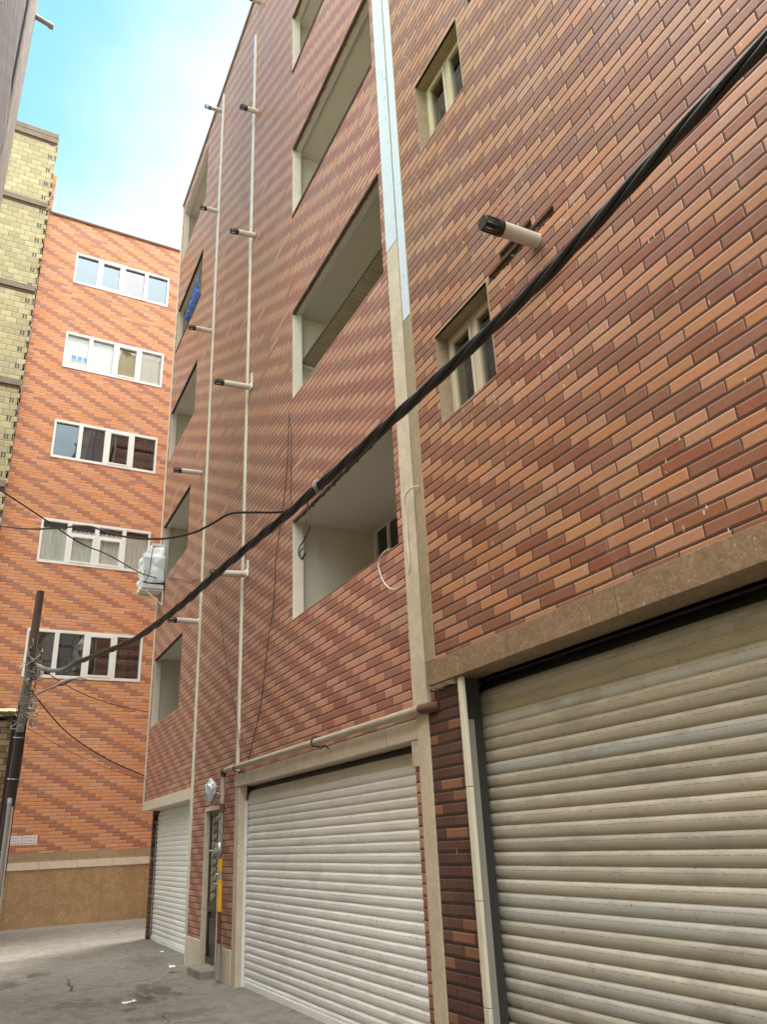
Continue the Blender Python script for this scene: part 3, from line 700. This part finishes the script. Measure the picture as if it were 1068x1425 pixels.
# ------------------------------------------------------------------ unfinished yellow block building
yel = thing('unfinished_building', 'unfinished pale yellow block wall with grey concrete floor slabs, rising above the orange brick block', 'building', FU(-6.5, .08))
YF = .16
w = MB(); zs = [0, 4.5, 7.75, 10.95, 14.1, 17.38, 20.62, 23.35]
w.wall(lambda u, v: FU(u, v, YF), -12, -4.60, 0, 23.35, [])
w.quad(FU(-4.60, 0, YF), FU(-4.60, 0, -8), FU(-4.60, 23.35, -8), FU(-4.60, 23.35, YF))
w.build('wall', 'block_yellow', yel)
for z in zs[1:]:
    q = MB(); fbox(q, -12, -4.575, z - .17, z + .02, -.5, YF + .05); q.build('floor_slab', 'slab', yel)
    q = MB(); fbox(q, -12, -4.575, z - .25, z - .171, -.5, YF + .02); q.build('steel_beam', 'rust', yel)
q = MB(); fbox(q, -12, -4.56, 23.37, 23.58, -.6, YF + .06); q.build('roof_edge', 'slab', yel, .02)
# toothing: half blocks and hollow blocks down the free edge, mortar smears between the two houses
q = MB(); q2 = MB(); rr = random.Random(3)
z = .05; i = 0
while z < 23.1:
    if i % 2: fbox(q, -4.62, -4.60 + rr.uniform(.02, .07), z + .01, z + .17, -.1, YF + rr.uniform(.0, .03))
    if i % 3 == 1:
        for a in range(2):
            for b in range(3): fbox(q2, -4.80 + a * .07, -4.755 + a * .07, z + .015 + b * .055, z + .055 + b * .055, YF - .02, YF + .003)
    z += .19; i += 1
q.build('toothing', 'block_yellow', yel); q2.build('hollow_block', 'dark_edge', yel)
q = MB(); z = 2.0
while z < 21.5:
    l = rr.uniform(.08, .5); a = -4.555 + rr.uniform(-.02, .02)
    q.tube([FU(a, z, .04 + rr.uniform(0, .05)), FU(a + rr.uniform(-.02, .02), z + l * .5, .06), FU(a, z + l, .04)], [rr.uniform(.015, .03), rr.uniform(.02, .045), .012], 6, smooth=False); z += l * .9
q.build('mortar_smear', 'concrete', yel)

# ------------------------------------------------------------------ grey building on the left
XG = -1.0
gr = thing('grey_building', 'grey stone-clad building on the left edge, its pale corner strip meeting the sky', 'building', (XG, 8, .03))
GY = 8.3; w = MB(); w.wall(fx(XG), GY, 12.15, 0, 22, [(11.45, 11.95, 14.2, 21)])
w.quad((XG, GY, 22), (-9, GY, 22), (-9, 14.02, 22), (XG, 14.02, 22)); w.quad((XG, GY, 0), (-9, GY, 0), (-9, GY, 22), (XG, GY, 22))
w.quad((XG, 14.0, 0), (-9, 14.0, 0), (-9, 14.0, 22), (XG, 14.0, 22))
w.build('wall', 'grey_clad', gr)
q = MB(); q.box(XG - .3, XG + .012, 12.15, 14.02, 0, 22); q.build('corner_strip', 'grey_clad_pale', gr, .01)
q = MB(); q.quad((XG - .25, 11.4, 14), (XG - .25, 12, 14), (XG - .25, 12, 21.1), (XG - .25, 11.4, 21.1)); 
for y in (11.45, 11.95): q.quad((XG, y, 14.2), (XG - .25, y, 14.2), (XG - .25, y, 21), (XG, y, 21))
q.quad((XG, 11.45, 14.2), (XG, 11.95, 14.2), (XG - .25, 11.95, 14.2), (XG - .25, 11.45, 14.2))
q.build('recess', 'dark_edge', gr)
q = MB(); q.tube([(XG - .1, 13.9, 19.0), (XG + .40, 13.98, 18.93)], .06, 14); q.tube([(XG + .30, 13.98, 18.94), (XG + .405, 13.985, 18.928)], .066, 14); q.build('spout', 'pvc_grey', gr)

# low house across the alley from the camera (out of frame, added for reflections, bounced and blocked light)
low = thing('unseen_house', 'unseen low pale brick house added beside the camera for reflections and bounced light', 'building', (-1.1, 0, .03))
q = MB(); q.box(-7, -1.1, -9, 8.25, 0, 7.2); q.build('wall', 'block_yellow', low)

# ------------------------------------------------------------------ old mud-brick wall
old = thing('old_wall', 'low old khaki brick house wall with straw-mud roof edge, behind the wooden pole', 'wall', (-1, 17.2, .05))
q = MB(); q.box(-5, .56, 17.2, 20.8, 0, 4.05); q.build('wall', 'brick_old', old)
q = MB(); q.box(.565, .64, 17.18, 17.32, 0, 4.15); q.build('door_post', 'dark_edge', old)
q = MB()
def strawf(u, v):
    a = u * 2 * PI
    return (-5 + 5.72 * v, 17.1 + (1.8) * (.5 - .5 * math.cos(a)) - .06 + .05 * mnoise.noise((v * 20, a, 1)), 4.2 + .13 * math.sin(a) * (1 + .6 * mnoise.noise((v * 14, a * 2, 3))) + .05 * mnoise.noise((v * 9, a, 7)))
q.sheet(strawf, 14, 60); q.build('roof_edge', 'straw', old)
q = MB()
for i in range(9): q.tube([(-1.5 + i * .25, 17.12, 3.95 + .02 * rr.random()), (-1.5 + i * .25 + .02, 17.5, 3.98)], .035, 8)
q.build('roof_beam', 'wood_old', old)
q = MB()
for i in range(40):
    x = rr.uniform(-1, .62); z = rr.uniform(3.95, 4.3)
    q.tube([(x, 17.05, z), (x + rr.uniform(.05, .25), 17.0, z + rr.uniform(-.06, .06))], .008, 4)
q.build('straw_stalk', 'straw', old)

# ------------------------------------------------------------------ utility pole
PXX, PYY = .64, 16.3
pole = thing('utility_pole', 'weathered dark wooden utility pole wrapped with wires, in front of the orange brick block', 'pole', (PXX, PYY, .03))
pp = []; pr = []
for i in range(14):
    z = 6.41 * i / 13; pp.append((.632 + .10 * i / 13 + .008 * mnoise.noise((z, 2, 1)), PYY, z)); pr.append(.098 - .026 * i / 13 + .004 * mnoise.noise((z * 2, 5, 1)))
MB().tube(pp, pr, 16).build('shaft', 'wood_pole', pole)
q = MB(); q.tube([(.66, PYY - .14, -.02), (.66, PYY - .14, 1.2), (.66, PYY - .13, 2.45)], .036, 12); q.tube([(.66, PYY - .13, 2.45), (.66, PYY - .11, 2.52), (.65, PYY - .09, 2.55)], .041, 12); q.build('conduit', 'wire_grey', pole)
q = MB(); q.tube([(.715, PYY - .12, -.02), (.715, PYY - .12, 2.42)], .018, 8); q.build('thin_conduit', 'stone_trim', pole)
q = MB()
for z in (1.1, 1.7, 2.9, 3.62):
    pts = [(.634 + .0156 * z + .108 * math.cos(a), PYY + .108 * math.sin(a), z + .02 * math.sin(a)) for a in [2 * PI * k / 18 for k in range(19)]]
    q = MB(); q.tube(pts, .009, 6); q.build('clamp_band', 'steel', pole)
q = MB()
for k in range(5):
    a0 = -2.2 + k * .35; rr2 = random.Random(60 + k)
    pts = [(.636 + .0156 * (.9 + i * .3) + (.105 + .01 * rr2.random()) * math.cos(a0 + .12 * math.sin(i)), PYY + .105 * math.sin(a0 + .12 * math.sin(i)), .9 + i * .3) for i in range(13)]
    q.tube(smooth_path(pts, 3), .008, 5)
q.build('pole_wire', 'cable', pole)
tang = thing('wire_tangle', 'tangle of grey wire loops and connectors tied round the wooden pole', 'wires', (.75, PYY, 4.2))
qs = {'wire_grey': MB(), 'cable': MB(), 'wire_white': MB()}
for i in range(44):
    rr2 = random.Random(200 + i); z = rr2.choice((rr2.uniform(4.72, 5.08), rr2.uniform(3.95, 4.4), rr2.uniform(3.9, 5.0)))
    a = rr2.uniform(-2.9, .5); pts = []
    big = rr2.uniform(.05, .17)
    for k in range(7):
        a += rr2.uniform(-.4, .7); R_ = .10 + rr2.uniform(.0, big)
        z += rr2.uniform(-.10, .09); pts.append((.712 + R_ * math.cos(a), PYY + R_ * math.sin(a), z))
    qs[rr2.choice(('wire_grey', 'wire_grey', 'cable', 'wire_white'))].tube(smooth_path(pts, 4), rr2.uniform(.005, .010), 5)
for i in range(7):
    a = i * .14; qs['wire_grey'].tube(smooth_path([(.66 + .025 * i, PYY - .11, 4.95 - .01 * i), (.64 + .022 * i, PYY - .12, 4.55), (.64 + .02 * i, PYY - .115, 4.1), (.62 + .018 * i, PYY - .11, 3.7)], 5), .007, 5)
names = {'wire_grey': 'grey_wire', 'cable': 'black_wire', 'wire_white': 'pale_wire'}
for k, mb in qs.items(): mb.build(names[k], k, tang)
q = MB(); 
for (x, z) in ((.87, 4.92), (.93, 4.80), (.90, 4.70)): q.box(x - .03, x + .03, PYY - .16, PYY - .11, z - .05, z + .03)
q.build('connector', 'wire_white', tang)

# ------------------------------------------------------------------ cables
CB = [(.817, 16.3, 4.963), (.929, 15.495, 4.726), (1.11, 14.201, 4.453), (1.269, 13.066, 4.372), (1.485, 11.524, 4.217), (1.66, 10.27, 4.119), (1.853, 8.892, 4.145), (2.009, 7.777, 4.23), (2.128, 6.925, 4.291), (2.23, 6.192, 4.329), (2.311, 5.617, 4.379), (2.397, 4.999, 4.434), (2.479, 4.413, 4.495), (2.551, 3.902, 4.548), (2.623, 3.382, 4.606), (2.674, 3.019, 4.655), (2.72, 2.689, 4.714), (2.759, 2.413, 4.776), (2.795, 2.157, 4.838), (2.827, 1.922, 4.891), (2.858, 1.706, 4.932), (2.895, 1.436, 4.98), (2.95, .9, 5.1), (3.05, .1, 5.35), (3.2, -1.0, 5.75)]
main = thing('power_cable', 'thick black twisted cable bundle running from the pole across the brick fronts', 'cable', (1.8, 9, 4.1))
base = smooth_path(CB, 14)
acc = 0; ss = [0]
for a, b in zip(base, base[1:]): acc += (b - a).length; ss.append(acc)
def strand(k, n, r0, r, sub):
    pts = []
    for p, s_, i in zip(base, ss, range(len(base))):
        t = (base[min(i + 1, len(base) - 1)] - base[max(i - 1, 0)]).normalized(); sd = t.cross(Vector((0, 0, 1))).normalized(); up = sd.cross(t)
        a = s_ * 4.2 + 2 * PI * k / n + .5 * mnoise.noise((s_ * .6, k, 1)); rr_ = r0 * (1 + .25 * mnoise.noise((s_ * .9, k * 3, 5)))
        pts.append(p + sd * math.cos(a) * rr_ + up * math.sin(a) * rr_)
    i0 = next(i for i, s_ in enumerate(ss) if s_ > 3.0)
    MB().tube(pts[:i0 + 1], r, 8).build('dusty_strand', 'cable_dusty', main)
    MB().tube(pts[i0:], r, 10).build('strand', 'cable', main)
for k in range(4): strand(k, 4, .0225, .0185, 0)
q = MB()
for c in ((2.311, 5.617, 4.379),):
    for j in range(2):
        pts = [Vector(c) + Vector((0, .02 * j + .01 * math.sin(3 * a), 0)) + Vector((math.cos(a) * (.048 + .01 * j), .25 * math.cos(a) * .05, math.sin(a) * (.048 + .012 * j))) for a in [2 * PI * k / 14 for k in range(15)]]
        q.tube(pts, .005, 5)
q.tube(smooth_path([(2.311, 5.617, 4.44), (2.29, 5.60, 4.50), (2.32, 5.66, 4.53), (2.34, 5.70, 4.47)], 5), .005, 5)
q.build('tie_wire', 'wire_grey', main)
def wire(name, lab, pts, r, mat='cable', group=None, cat='wire', n=7, k=6):
    o = MB().tube(smooth_path(pts, k), r, n).build(name, mat); return tag(o, lab, cat, group)
wire('drop_wire', 'black wire sagging from upper left to the wrapped cooler', [(-.535, 10.647, 6.291), (-.175, 11.286, 6.34), (.405, 12.317, 6.43), (1.12, 13.587, 6.53), (1.736, 14.682, 6.748), (2.59, 16.199, 6.96), (3.3, 17.55, 7.30)], .012)
wire('service_wire', 'black wire rising from the left edge to join the thick cable bundle', [(-.905, 16.002, 7.613), (-.128, 13.563, 6.657), (.279, 12.284, 6.187), (.62, 11.212, 5.846), (.914, 10.29, 5.573), (1.116, 9.653, 5.276), (1.298, 9.084, 5.028), (1.486, 8.494, 4.822), (1.607, 8.112, 4.718), (1.742, 7.69, 4.64), (1.845, 7.365, 4.628), (1.943, 7.059, 4.633), (2.055, 6.707, 4.527), (2.159, 6.38, 4.413), (2.24, 6.125, 4.339)], .0125)
wire('pole_wire_span', 'upper thin brown wire from the pole to the balcony building corner', [(.9, 16.3, 4.899), (1.551, 16.818, 4.634), (2.341, 17.447, 4.477), (3.28, 17.97, 4.391)], .010, 'rust')
wire('pole_wire_span', 'lower dark wire sagging from the pole to the balcony building corner', [(.8, 16.3, 4.46), (1.193, 16.574, 4.073), (1.652, 16.893, 3.718), (2.437, 17.441, 3.342), (3.28, 17.97, 3.063)], .012)
wire('pole_wire_span', 'faintest thin wire from low on the pole across the orange brick', [(.779, 16.3, 3.802), (1.721, 17.0, 3.418), (2.546, 17.6, 3.159), (3.30, 17.96, 2.99)], .005, 'rust')
sp = thing('cable_joint', 'grey spindle-shaped cable splice hanging beside the pole', 'cable', (.77, 16.3, 4.33))
MB().tube(smooth_path([(.766, 16.25, 4.326), (1.037, 16.40, 4.505), (1.26, 16.5, 4.63)], 5), .017, 8).build('cable', 'cable_dusty', sp)
MB().tube([(1.245, 16.49, 4.622), (1.29, 16.51, 4.65), (1.36, 16.53, 4.69), (1.43, 16.56, 4.735), (1.50, 16.59, 4.765), (1.55, 16.6, 4.78)], [.018, .04, .052, .05, .03, .017], 12).build('sleeve', 'cable_dusty', sp)
MB().tube(smooth_path([(1.54, 16.6, 4.778), (1.66, 16.65, 4.82), (1.8, 16.72, 4.80)], 4), .012, 8).build('cable', 'cable_dusty', sp)
wire('wall_wire', 'thin black wire down the brick between the two pale joint strips', [(3.27, 12.783, 5.765), (3.27, 12.559, 5.472), (3.275, 12.229, 4.956), (3.275, 11.956, 4.427), (3.275, 11.662, 3.925), (3.27, 11.271, 3.389), (3.26, 11.0, 2.95), (3.25, 10.85, 2.62)], .0055)
wire('wall_wire', 'long thin black wire from the second balcony down to the gas pipe', [(3.28, 9.03, 7.102), (3.28, 9.086, 6.736), (3.28, 9.113, 6.419), (3.28, 9.195, 6.024), (3.28, 9.418, 5.481), (3.28, 9.557, 5.169), (3.28, 9.581, 4.923), (3.28, 9.655, 4.448), (3.28, 9.85, 4.107), (3.28, 10.006, 3.568), (3.28, 10.227, 3.137), (3.26, 10.394, 2.837), (3.24, 10.504, 2.6)], .0055)
wire('wall_wire', 'short thin wire beside the balcony opening above the cable bundle', [(3.285, 8.972, 6.902), (3.285, 8.985, 6.289), (3.285, 8.99, 5.837), (3.285, 8.98, 5.656)], .0045)
wire('white_cable', 'loop of thin white cable hanging beside the stone joint trim', [(3.17, 5.42, 4.433), (3.15, 5.52, 4.45), (3.17, 5.68, 4.436), (3.20, 5.74, 4.294), (3.20, 5.75, 4.055), (3.2, 5.74, 3.841), (3.22, 5.78, 3.752), (3.25, 5.93, 3.704), (3.26, 6.15, 3.713), (3.27, 6.333, 3.805), (3.27, 6.442, 3.945), (3.27, 6.478, 4.066), (3.27, 6.407, 4.139), (3.30, 6.29, 4.165)], .0065, 'wire_white', cat='cable')
wire('hanging_wire', 'curled end of black wire dangling from the cable bundle before the lowest balcony', [(2.282, 5.827, 4.355), (2.282, 5.814, 4.195), (2.282, 5.784, 4.052), (2.282, 5.903, 3.997), (2.282, 6.024, 3.961), (2.282, 6.042, 3.901), (2.282, 5.974, 3.845), (2.282, 5.905, 3.868), (2.282, 5.95, 3.93), (2.28, 6.0, 3.90), (2.28, 5.96, 3.83), (2.28, 5.88, 3.86)], .006)
wire('cooler_wire', 'wavy dark wire from the wrapped cooler along the brick to the joint strip', [(3.27, 16.777, 7.081), (3.28, 15.516, 6.678), (3.28, 14.711, 6.359), (3.28, 14.125, 6.253), (3.27, 13.65, 6.05)], .007)

# ------------------------------------------------------------------ gas pipe along the shutter
gp = thing('gas_pipe', 'beige gas pipe above the wide shutter turning down beside the iron door, lower tube yellow', 'pipe', (3.2, 11.5, .03))
GX = 3.215
q = MB(); q.tube(smooth_path([(GX, 5.72, 2.565), (GX, 8.5, 2.58), (GX, 11.50, 2.60)], 4), .036, 14); q.build('horizontal_pipe', 'gas_paint', gp)
q = MB(); q.tube([(GX, 5.73, 2.565), (GX + .02, 5.60, 2.562), (3.27, 5.50, 2.56)], .040, 14); q.tube([(GX, 11.47, 2.60), (GX, 11.56, 2.60), (GX, 11.585, 2.56)], .042, 12); q.tube([(GX, 11.585, 2.60), (GX, 11.585, 2.52)], .042, 12); q.tube([(GX, 11.585, 2.16), (GX, 11.585, 2.04)], .040, 12); q.build('elbow', 'rust', gp)
q = MB(); q.tube([(GX, 11.585, 2.54), (GX, 11.585, 2.12)], .034, 14); q.build('riser', 'gas_paint', gp)
q = MB(); q.tube([(GX, 11.585, 2.05), (GX, 11.585, 1.62)], .020, 12); q.tube([(GX, 11.60, 2.0), (GX - .05, 11.66, 1.96)], .03, 10); q.tube([(GX, 11.585, 1.83), (GX, 11.585, 1.76)], .034, 8); q.tube([(GX, 11.585, 1.95), (GX, 11.585, 1.90)], .03, 8); q.build('fitting', 'steel', gp)
q = MB(); q.tube([(GX - .02, 11.585, 1.66), (GX - .02, 11.585, 1.63), (GX - .02, 11.585, 1.55), (GX - .02, 11.585, 1.50), (GX - .02, 11.585, 1.45)], [.025, .05, .06, .045, .02], 18); q.tube([(GX - .03, 11.56, 1.565), (GX - .17, 11.56, 1.555)], .013, 10); q.tube([(GX - .09, 11.53, 1.565), (GX - .09, 11.49, 1.565)], .03, 12); q.build('regulator', 'steel', gp)
q = MB(); q.tube([(GX, 11.57, 1.45), (GX, 11.57, 1.28)], .026, 12); q.tube([(GX, 11.565, 1.20), (GX, 11.55, .80)], .031, 14); q.build('yellow_tube', 'gas_yellow', gp)
q = MB(); q.tube([(GX, 11.57, 1.30), (GX, 11.565, 1.19)], .034, 8); q.tube([(GX, 11.57, 1.25), (GX - .06, 11.60, 1.25)], .022, 8); q.build('valve', 'iron_scroll', gp)
q = MB(); q.tube([(GX, 11.55, .80), (GX, 11.54, .42)], .022, 10); q.tube([(GX, 11.545, .70), (GX, 11.545, .66)], .03, 10); q.tube([(GX, 11.545, .47), (GX, 11.545, .44)], .03, 10); q.build('lower_riser', 'rust', gp)
q = MB(); q.tube([(GX, 11.54, .42), (GX, 11.53, .02)], .040, 12); q.build('ground_sleeve', 'concrete', gp)
q = MB()
for yy in (8.05, 10.95): 
    q.tube([(GX + .05, yy, 2.53), (GX - .035, yy, 2.54), (GX - .045, yy, 2.59), (GX - .02, yy, 2.63), (GX + .085, yy, 2.64)], .008, 6)
    q.tube(smooth_path([(GX, yy - .1, 2.53), (GX - .02, yy - .2, 2.49), (GX, yy - .25, 2.52), (GX + .03, yy - .3, 2.48)], 4), .007, 5)
q.build('pipe_clip', 'dark_steel', gp)

# ------------------------------------------------------------------ wrapped lamp beside the door
lp = thing('wall_lamp', 'wall lamp wrapped in crinkled silvery plastic above the iron door', 'lamp', (3.29, 12.05, 2.36))
bm = bmesh.new(); bmesh.ops.create_icosphere(bm, subdivisions=4, radius=1)
for v in bm.verts:
    d = v.co.copy(); n = 1 + .22 * mnoise.noise(d * 2.3) + .12 * mnoise.noise(d * 6)
    v.co = Vector((d.x * .085 * n, d.y * .11 * n, d.z * .15 * n - .03 * max(0, -d.z) ** 2)) + Vector((3.17, 12.06, 2.37))
mb = MB(); mb.add([v.co for v in bm.verts], [[v.index for v in f.verts] for f in bm.faces], True); bm.free(); mb.build('wrapped_shade', 'foil', lp)
q = MB(); q.box(3.28, 3.298, 11.85, 11.98, 2.28, 2.46); q.tube([(3.285, 11.95, 2.3), (3.2, 12.0, 2.34)], .012, 6); q.tube([(3.285, 11.95, 2.42), (3.2, 12.0, 2.40)], .012, 6); q.tube([(3.27, 11.87, 2.46), (3.26, 11.92, 2.36), (3.27, 11.87, 2.28)], .01, 6); q.build('bracket', 'iron_scroll', lp)

# ------------------------------------------------------------------ wrapped cooler on its bracket
cl = thing('air_cooler', 'air cooler wrapped in white plastic on a bracket at the second balcony corner', 'cooler', (3.3, 17.5, 6.9))
def coolf(u, v):
    # closed wrap: u round, v upward
    a = u * 4; k = int(a) % 4; t = a - int(a)
    cs = [(2.84, 17.2), (3.26, 17.2), (3.26, 17.80), (2.84, 17.80)]
    x0, y0 = cs[k]; x1, y1 = cs[(k + 1) % 4]
    x = x0 + (x1 - x0) * t; y = y0 + (y1 - y0) * t
    top = max(0, v - .62) / .38; cx, cy = 3.12, 17.5
    s_ = 1 - .45 * top if x < cx else 1 - .1 * top
    b = 1 + .10 * math.sin(v * PI)
    x = cx + (x - cx) * s_ * b; y = cy + (y - cy) * (1 - .25 * top) * b
    n = Vector((x * 3.5, y * 3.5, v * 4.2)); d = .045 * mnoise.noise(n * 1.2) + .03 * mnoise.noise(n * 3.6)
    d -= .05 * max(0, abs(mnoise.noise(n * 1.9)) - .1); d += .018 * mnoise.noise(n * 7)
    x += d; y += .05 * mnoise.noise(n + Vector((7, 1, 2))) 
    return (min(x, 3.29), y, 7.10 + .92 * v + .03 * mnoise.noise(n * 1.3))
q = MB(); q.sheet(coolf, 80, 40); q.build('plastic_wrap', 'tarp_white', cl)
q = MB(); q.box(2.98, 3.28, 17.25, 17.75, 7.97, 8.03); q.build('top_panel', 'upvc', cl, .01)
q = MB(); q.box(2.80, 3.28, 17.2, 17.78, 6.96, 7.06); q.build('water_tray', 'tarp_white', cl, .01)
q = MB()
for y in (17.24, 17.70):
    q = MB(); q.box(2.80, 3.29, y, y + .04, 6.92, 6.955); q.obox((3.26, y, 6.60), (.03, 0, 0), (0, .04, 0), (0, 0, .32)); q.obox((3.25, y, 6.62), (-.36, 0, .30), (0, .03, 0), (.03, 0, 0))
    q.build('bracket', 'upvc', cl)
q = MB(); q.tube(smooth_path([(2.86, 17.17, 7.06), (2.93, 17.13, 7.3), (2.96, 17.14, 7.7), (3.0, 17.24, 7.97)], 4), .008, 5); q.tube(smooth_path([(2.82, 17.16, 7.1), (3.05, 17.13, 7.04), (3.28, 17.18, 7.1)], 4), .010, 5); q.build('tie_rope', 'cable', cl)

# ------------------------------------------------------------------ blue cloth
q = MB()
def clothf(u, v):
    y = 15.2 + 1.2 * u; e = .78 - .42 * u + .12 * mnoise.noise((u * 6, 1, 1))
    z = 13.55 + (e * v) * .85 - .30 * u * 0
    n = Vector((u * 6, v * 4, 2)); x = 3.27 - .06 * math.sin(v * PI) + .06 * mnoise.noise(n) + .03 * mnoise.noise(n * 2.7) + .05 * (1 - v)
    return (x, y + .06 * mnoise.noise(n + Vector((3, 3, 3))), z + .04 * mnoise.noise(n * 1.5))
q.sheet(clothf, 50, 26); o = q.build('cloth', 'tarp_blue'); tag(o, 'crumpled blue cloth bunched on a high balcony sill', 'cloth')

# ------------------------------------------------------------------ litter
for (x, y, s_, lab) in ((1.907, 10.45, .10, 'flat white paper scrap lying on the alley ground nearest the camera'), (2.936, 12.969, .10, 'crumpled white plastic scrap on the ground beside the iron door step'), (3.20, 14.9, .06, 'small pale scrap on the ground by the corner shutter')):
    rr2 = random.Random(int(x * 100)); q = MB(); a0 = rr2.uniform(0, 3)
    def pf(u, v):
        lx = (u - .5) * s_ * 1.6; ly = (v - .5) * s_ * .8; n = Vector((u * 4, v * 4, x))
        return (x + lx * math.cos(a0) - ly * math.sin(a0) + .02 * mnoise.noise(n), y + lx * math.sin(a0) + ly * math.cos(a0) + .02 * mnoise.noise(n + Vector((5, 0, 0))), .045 + .025 * abs(mnoise.noise(n * 1.2)))
    q.sheet(pf, 10, 8, False); tag(q.build('paper_scrap', 'paper'), lab, 'litter', 'litter on the alley ground')

# loose grit and dirt along the foot of the walls
q = MB(); rr = random.Random(77)
for i in range(420):
    if i < 260: x = 3.27 - abs(rr.gauss(0, .10)); y = rr.uniform(5.5, 17.6); z = -.03
    elif i < 330: x = rr.uniform(.2, 4.2); y = 21.86 - abs(rr.gauss(0, .12)); z = .075
    else: x = rr.uniform(.2, 3.2); y = rr.uniform(7.5, 20.5); z = -.03 + .11 * max(0, min(1, (y - 17) / 5))
    r = rr.uniform(.004, .013) * (1.6 if rr.random() < .1 else 1)
    a, b, c_ = (rr.uniform(.6, 1.3) for _ in range(3))
    q.add([(x - r * a, y, z), (x + r * b, y + r * .3, z), (x, y - r * c_, z), (x + r * .2, y + r, z), (x, y, z + r * a)], [(0, 2, 4), (2, 1, 4), (1, 3, 4), (3, 0, 4)])
grit = q.build('grit', 'concrete'); grit['kind'] = 'stuff'; grit['label'] = 'scattered grit and dirt crumbs along the foot of the walls'

# ------------------------------------------------------------------ sky and sun
sd = Vector((1, .85, 4.9)).normalized()
el = math.asin(sd.z); az = math.atan2(sd.x, sd.y)
world = bpy.data.worlds.new('World'); scene.world = world; world.use_nodes = True
nt = world.node_tree; nt.nodes.clear()
out = nt.nodes.new('ShaderNodeOutputWorld'); bg = nt.nodes.new('ShaderNodeBackground'); nt.links.new(bg.outputs[0], out.inputs[0])
sky = nt.nodes.new('ShaderNodeTexSky'); sky.sky_type = 'NISHITA'; sky.sun_disc = False; sky.sun_elevation = el; sky.sun_rotation = az
sky.air_density = 1.0; sky.dust_density = 0.0; sky.ozone_density = 3.0
def wm(op, a, b=None, c=None):
    n = nt.nodes.new('ShaderNodeMath'); n.operation = op
    for i, v in enumerate((a, b, c)):
        if v is None: continue
        if isinstance(v, bpy.types.NodeSocket): nt.links.new(v, n.inputs[i])
        else: n.inputs[i].default_value = v
    return n.outputs[0]
def wramp(f, lo, hi, a, b):
    n = nt.nodes.new('ShaderNodeMapRange'); n.interpolation_type = 'SMOOTHSTEP'; nt.links.new(f, n.inputs[0])
    for i, v in ((1, lo), (2, hi), (3, a), (4, b)): n.inputs[i].default_value = v
    return n.outputs[0]
tc = nt.nodes.new('ShaderNodeTexCoord'); sx = nt.nodes.new('ShaderNodeSeparateXYZ'); nt.links.new(tc.outputs['Generated'], sx.inputs[0])
nz = nt.nodes.new('ShaderNodeTexNoise'); nz.inputs['Scale'].default_value = 2.6; nz.inputs['Detail'].default_value = 6; nz.inputs['Roughness'].default_value = .55; nz.inputs['Distortion'].default_value = .3
nt.links.new(tc.outputs['Generated'], nz.inputs['Vector'])
# thin bright cloud over the eastern roofs, a blue gap overhead plus an added unseen white cloud that lights the fronts
thin = wm('ADD', wm('MULTIPLY', nz.outputs['Fac'], .55), wm('ADD', wm('MULTIPLY', sx.outputs[0], 1.5), wm('MULTIPLY', sx.outputs[2], -.9)))
thin = wramp(thin, -.50, .02, 0.05, .95)
fill_cloud = wm('ADD', wm('ADD', wm('MULTIPLY', sx.outputs[0], -.25), wm('MULTIPLY', sx.outputs[1], -.8)), wm('ADD', wm('MULTIPLY', sx.outputs[2], .6), wm('MULTIPLY', wm('SUBTRACT', nz.outputs['Fac'], .5), .3)))
fill_cloud = wm('MULTIPLY', wramp(fill_cloud, .08, .55, 0, 1), wramp(sx.outputs[2], .35, .8, .05, 1))
def wmix(f, a, b):
    n = nt.nodes.new('ShaderNodeMix'); n.data_type = 'RGBA'; nt.links.new(f, n.inputs[0])
    for i, v in ((6, a), (7, b)):
        if isinstance(v, bpy.types.NodeSocket): nt.links.new(v, n.inputs[i])
        else: n.inputs[i].default_value = v
    return n.outputs[2]
tint = nt.nodes.new('ShaderNodeMix'); tint.data_type = 'RGBA'; tint.blend_type = 'MULTIPLY'; tint.inputs[0].default_value = 1; nt.links.new(sky.outputs[0], tint.inputs[6]); tint.inputs[7].default_value = (1.30, 1.85, 1.2, 1)
c1 = wmix(thin, tint.outputs[2], (6.5, 6.5, 6.4, 1))
c2 = wmix(fill_cloud, c1, (34, 33, 31.4, 1))
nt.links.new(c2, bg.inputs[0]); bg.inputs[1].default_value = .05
sl = bpy.data.lights.new('sun', 'SUN'); sl.energy = 1.4; sl.angle = math.radians(10.0); sl.color = (1, .95, .86)
so = bpy.data.objects.new('sun', sl); COL.objects.link(so); so.rotation_euler = sd.to_track_quat('Z', 'Y').to_euler(); so.location = (10, 10, 40)

# ------------------------------------------------------------------ camera
R = Matrix(((0.89561943, 0.13282718, 0.42452652), (-0.44255211, 0.36234834, 0.82027514), (-0.04487165, -0.92252947, 0.38330917)))
cam = bpy.data.cameras.new('camera'); co = bpy.data.objects.new('camera', cam); COL.objects.link(co)
c0, c1, c2 = R.col[0], R.col[1], R.col[2]
co.matrix_world = Matrix(((c0[0], -c1[0], -c2[0], 0), (c0[1], -c1[1], -c2[1], 0), (c0[2], -c1[2], -c2[2], 1.6), (0, 0, 0, 1)))
cam.sensor_fit = 'VERTICAL'; cam.sensor_height = 36.0; cam.lens = 1095.03 * 36 / 1425; cam.clip_start = .05; cam.clip_end = 500
scene.camera = co
for o in bpy.data.objects:
    if '_b' in o: del o['_b']
scene.render.engine = 'CYCLES'
scene.render.resolution_x = 768; scene.render.resolution_y = 1024
scene.view_settings.view_transform = 'Standard'; scene.view_settings.look = 'None'
scene.view_settings.exposure = 2.2; scene.view_settings.gamma = 1
scene.cycles.max_bounces = 8; scene.cycles.diffuse_bounces = 4
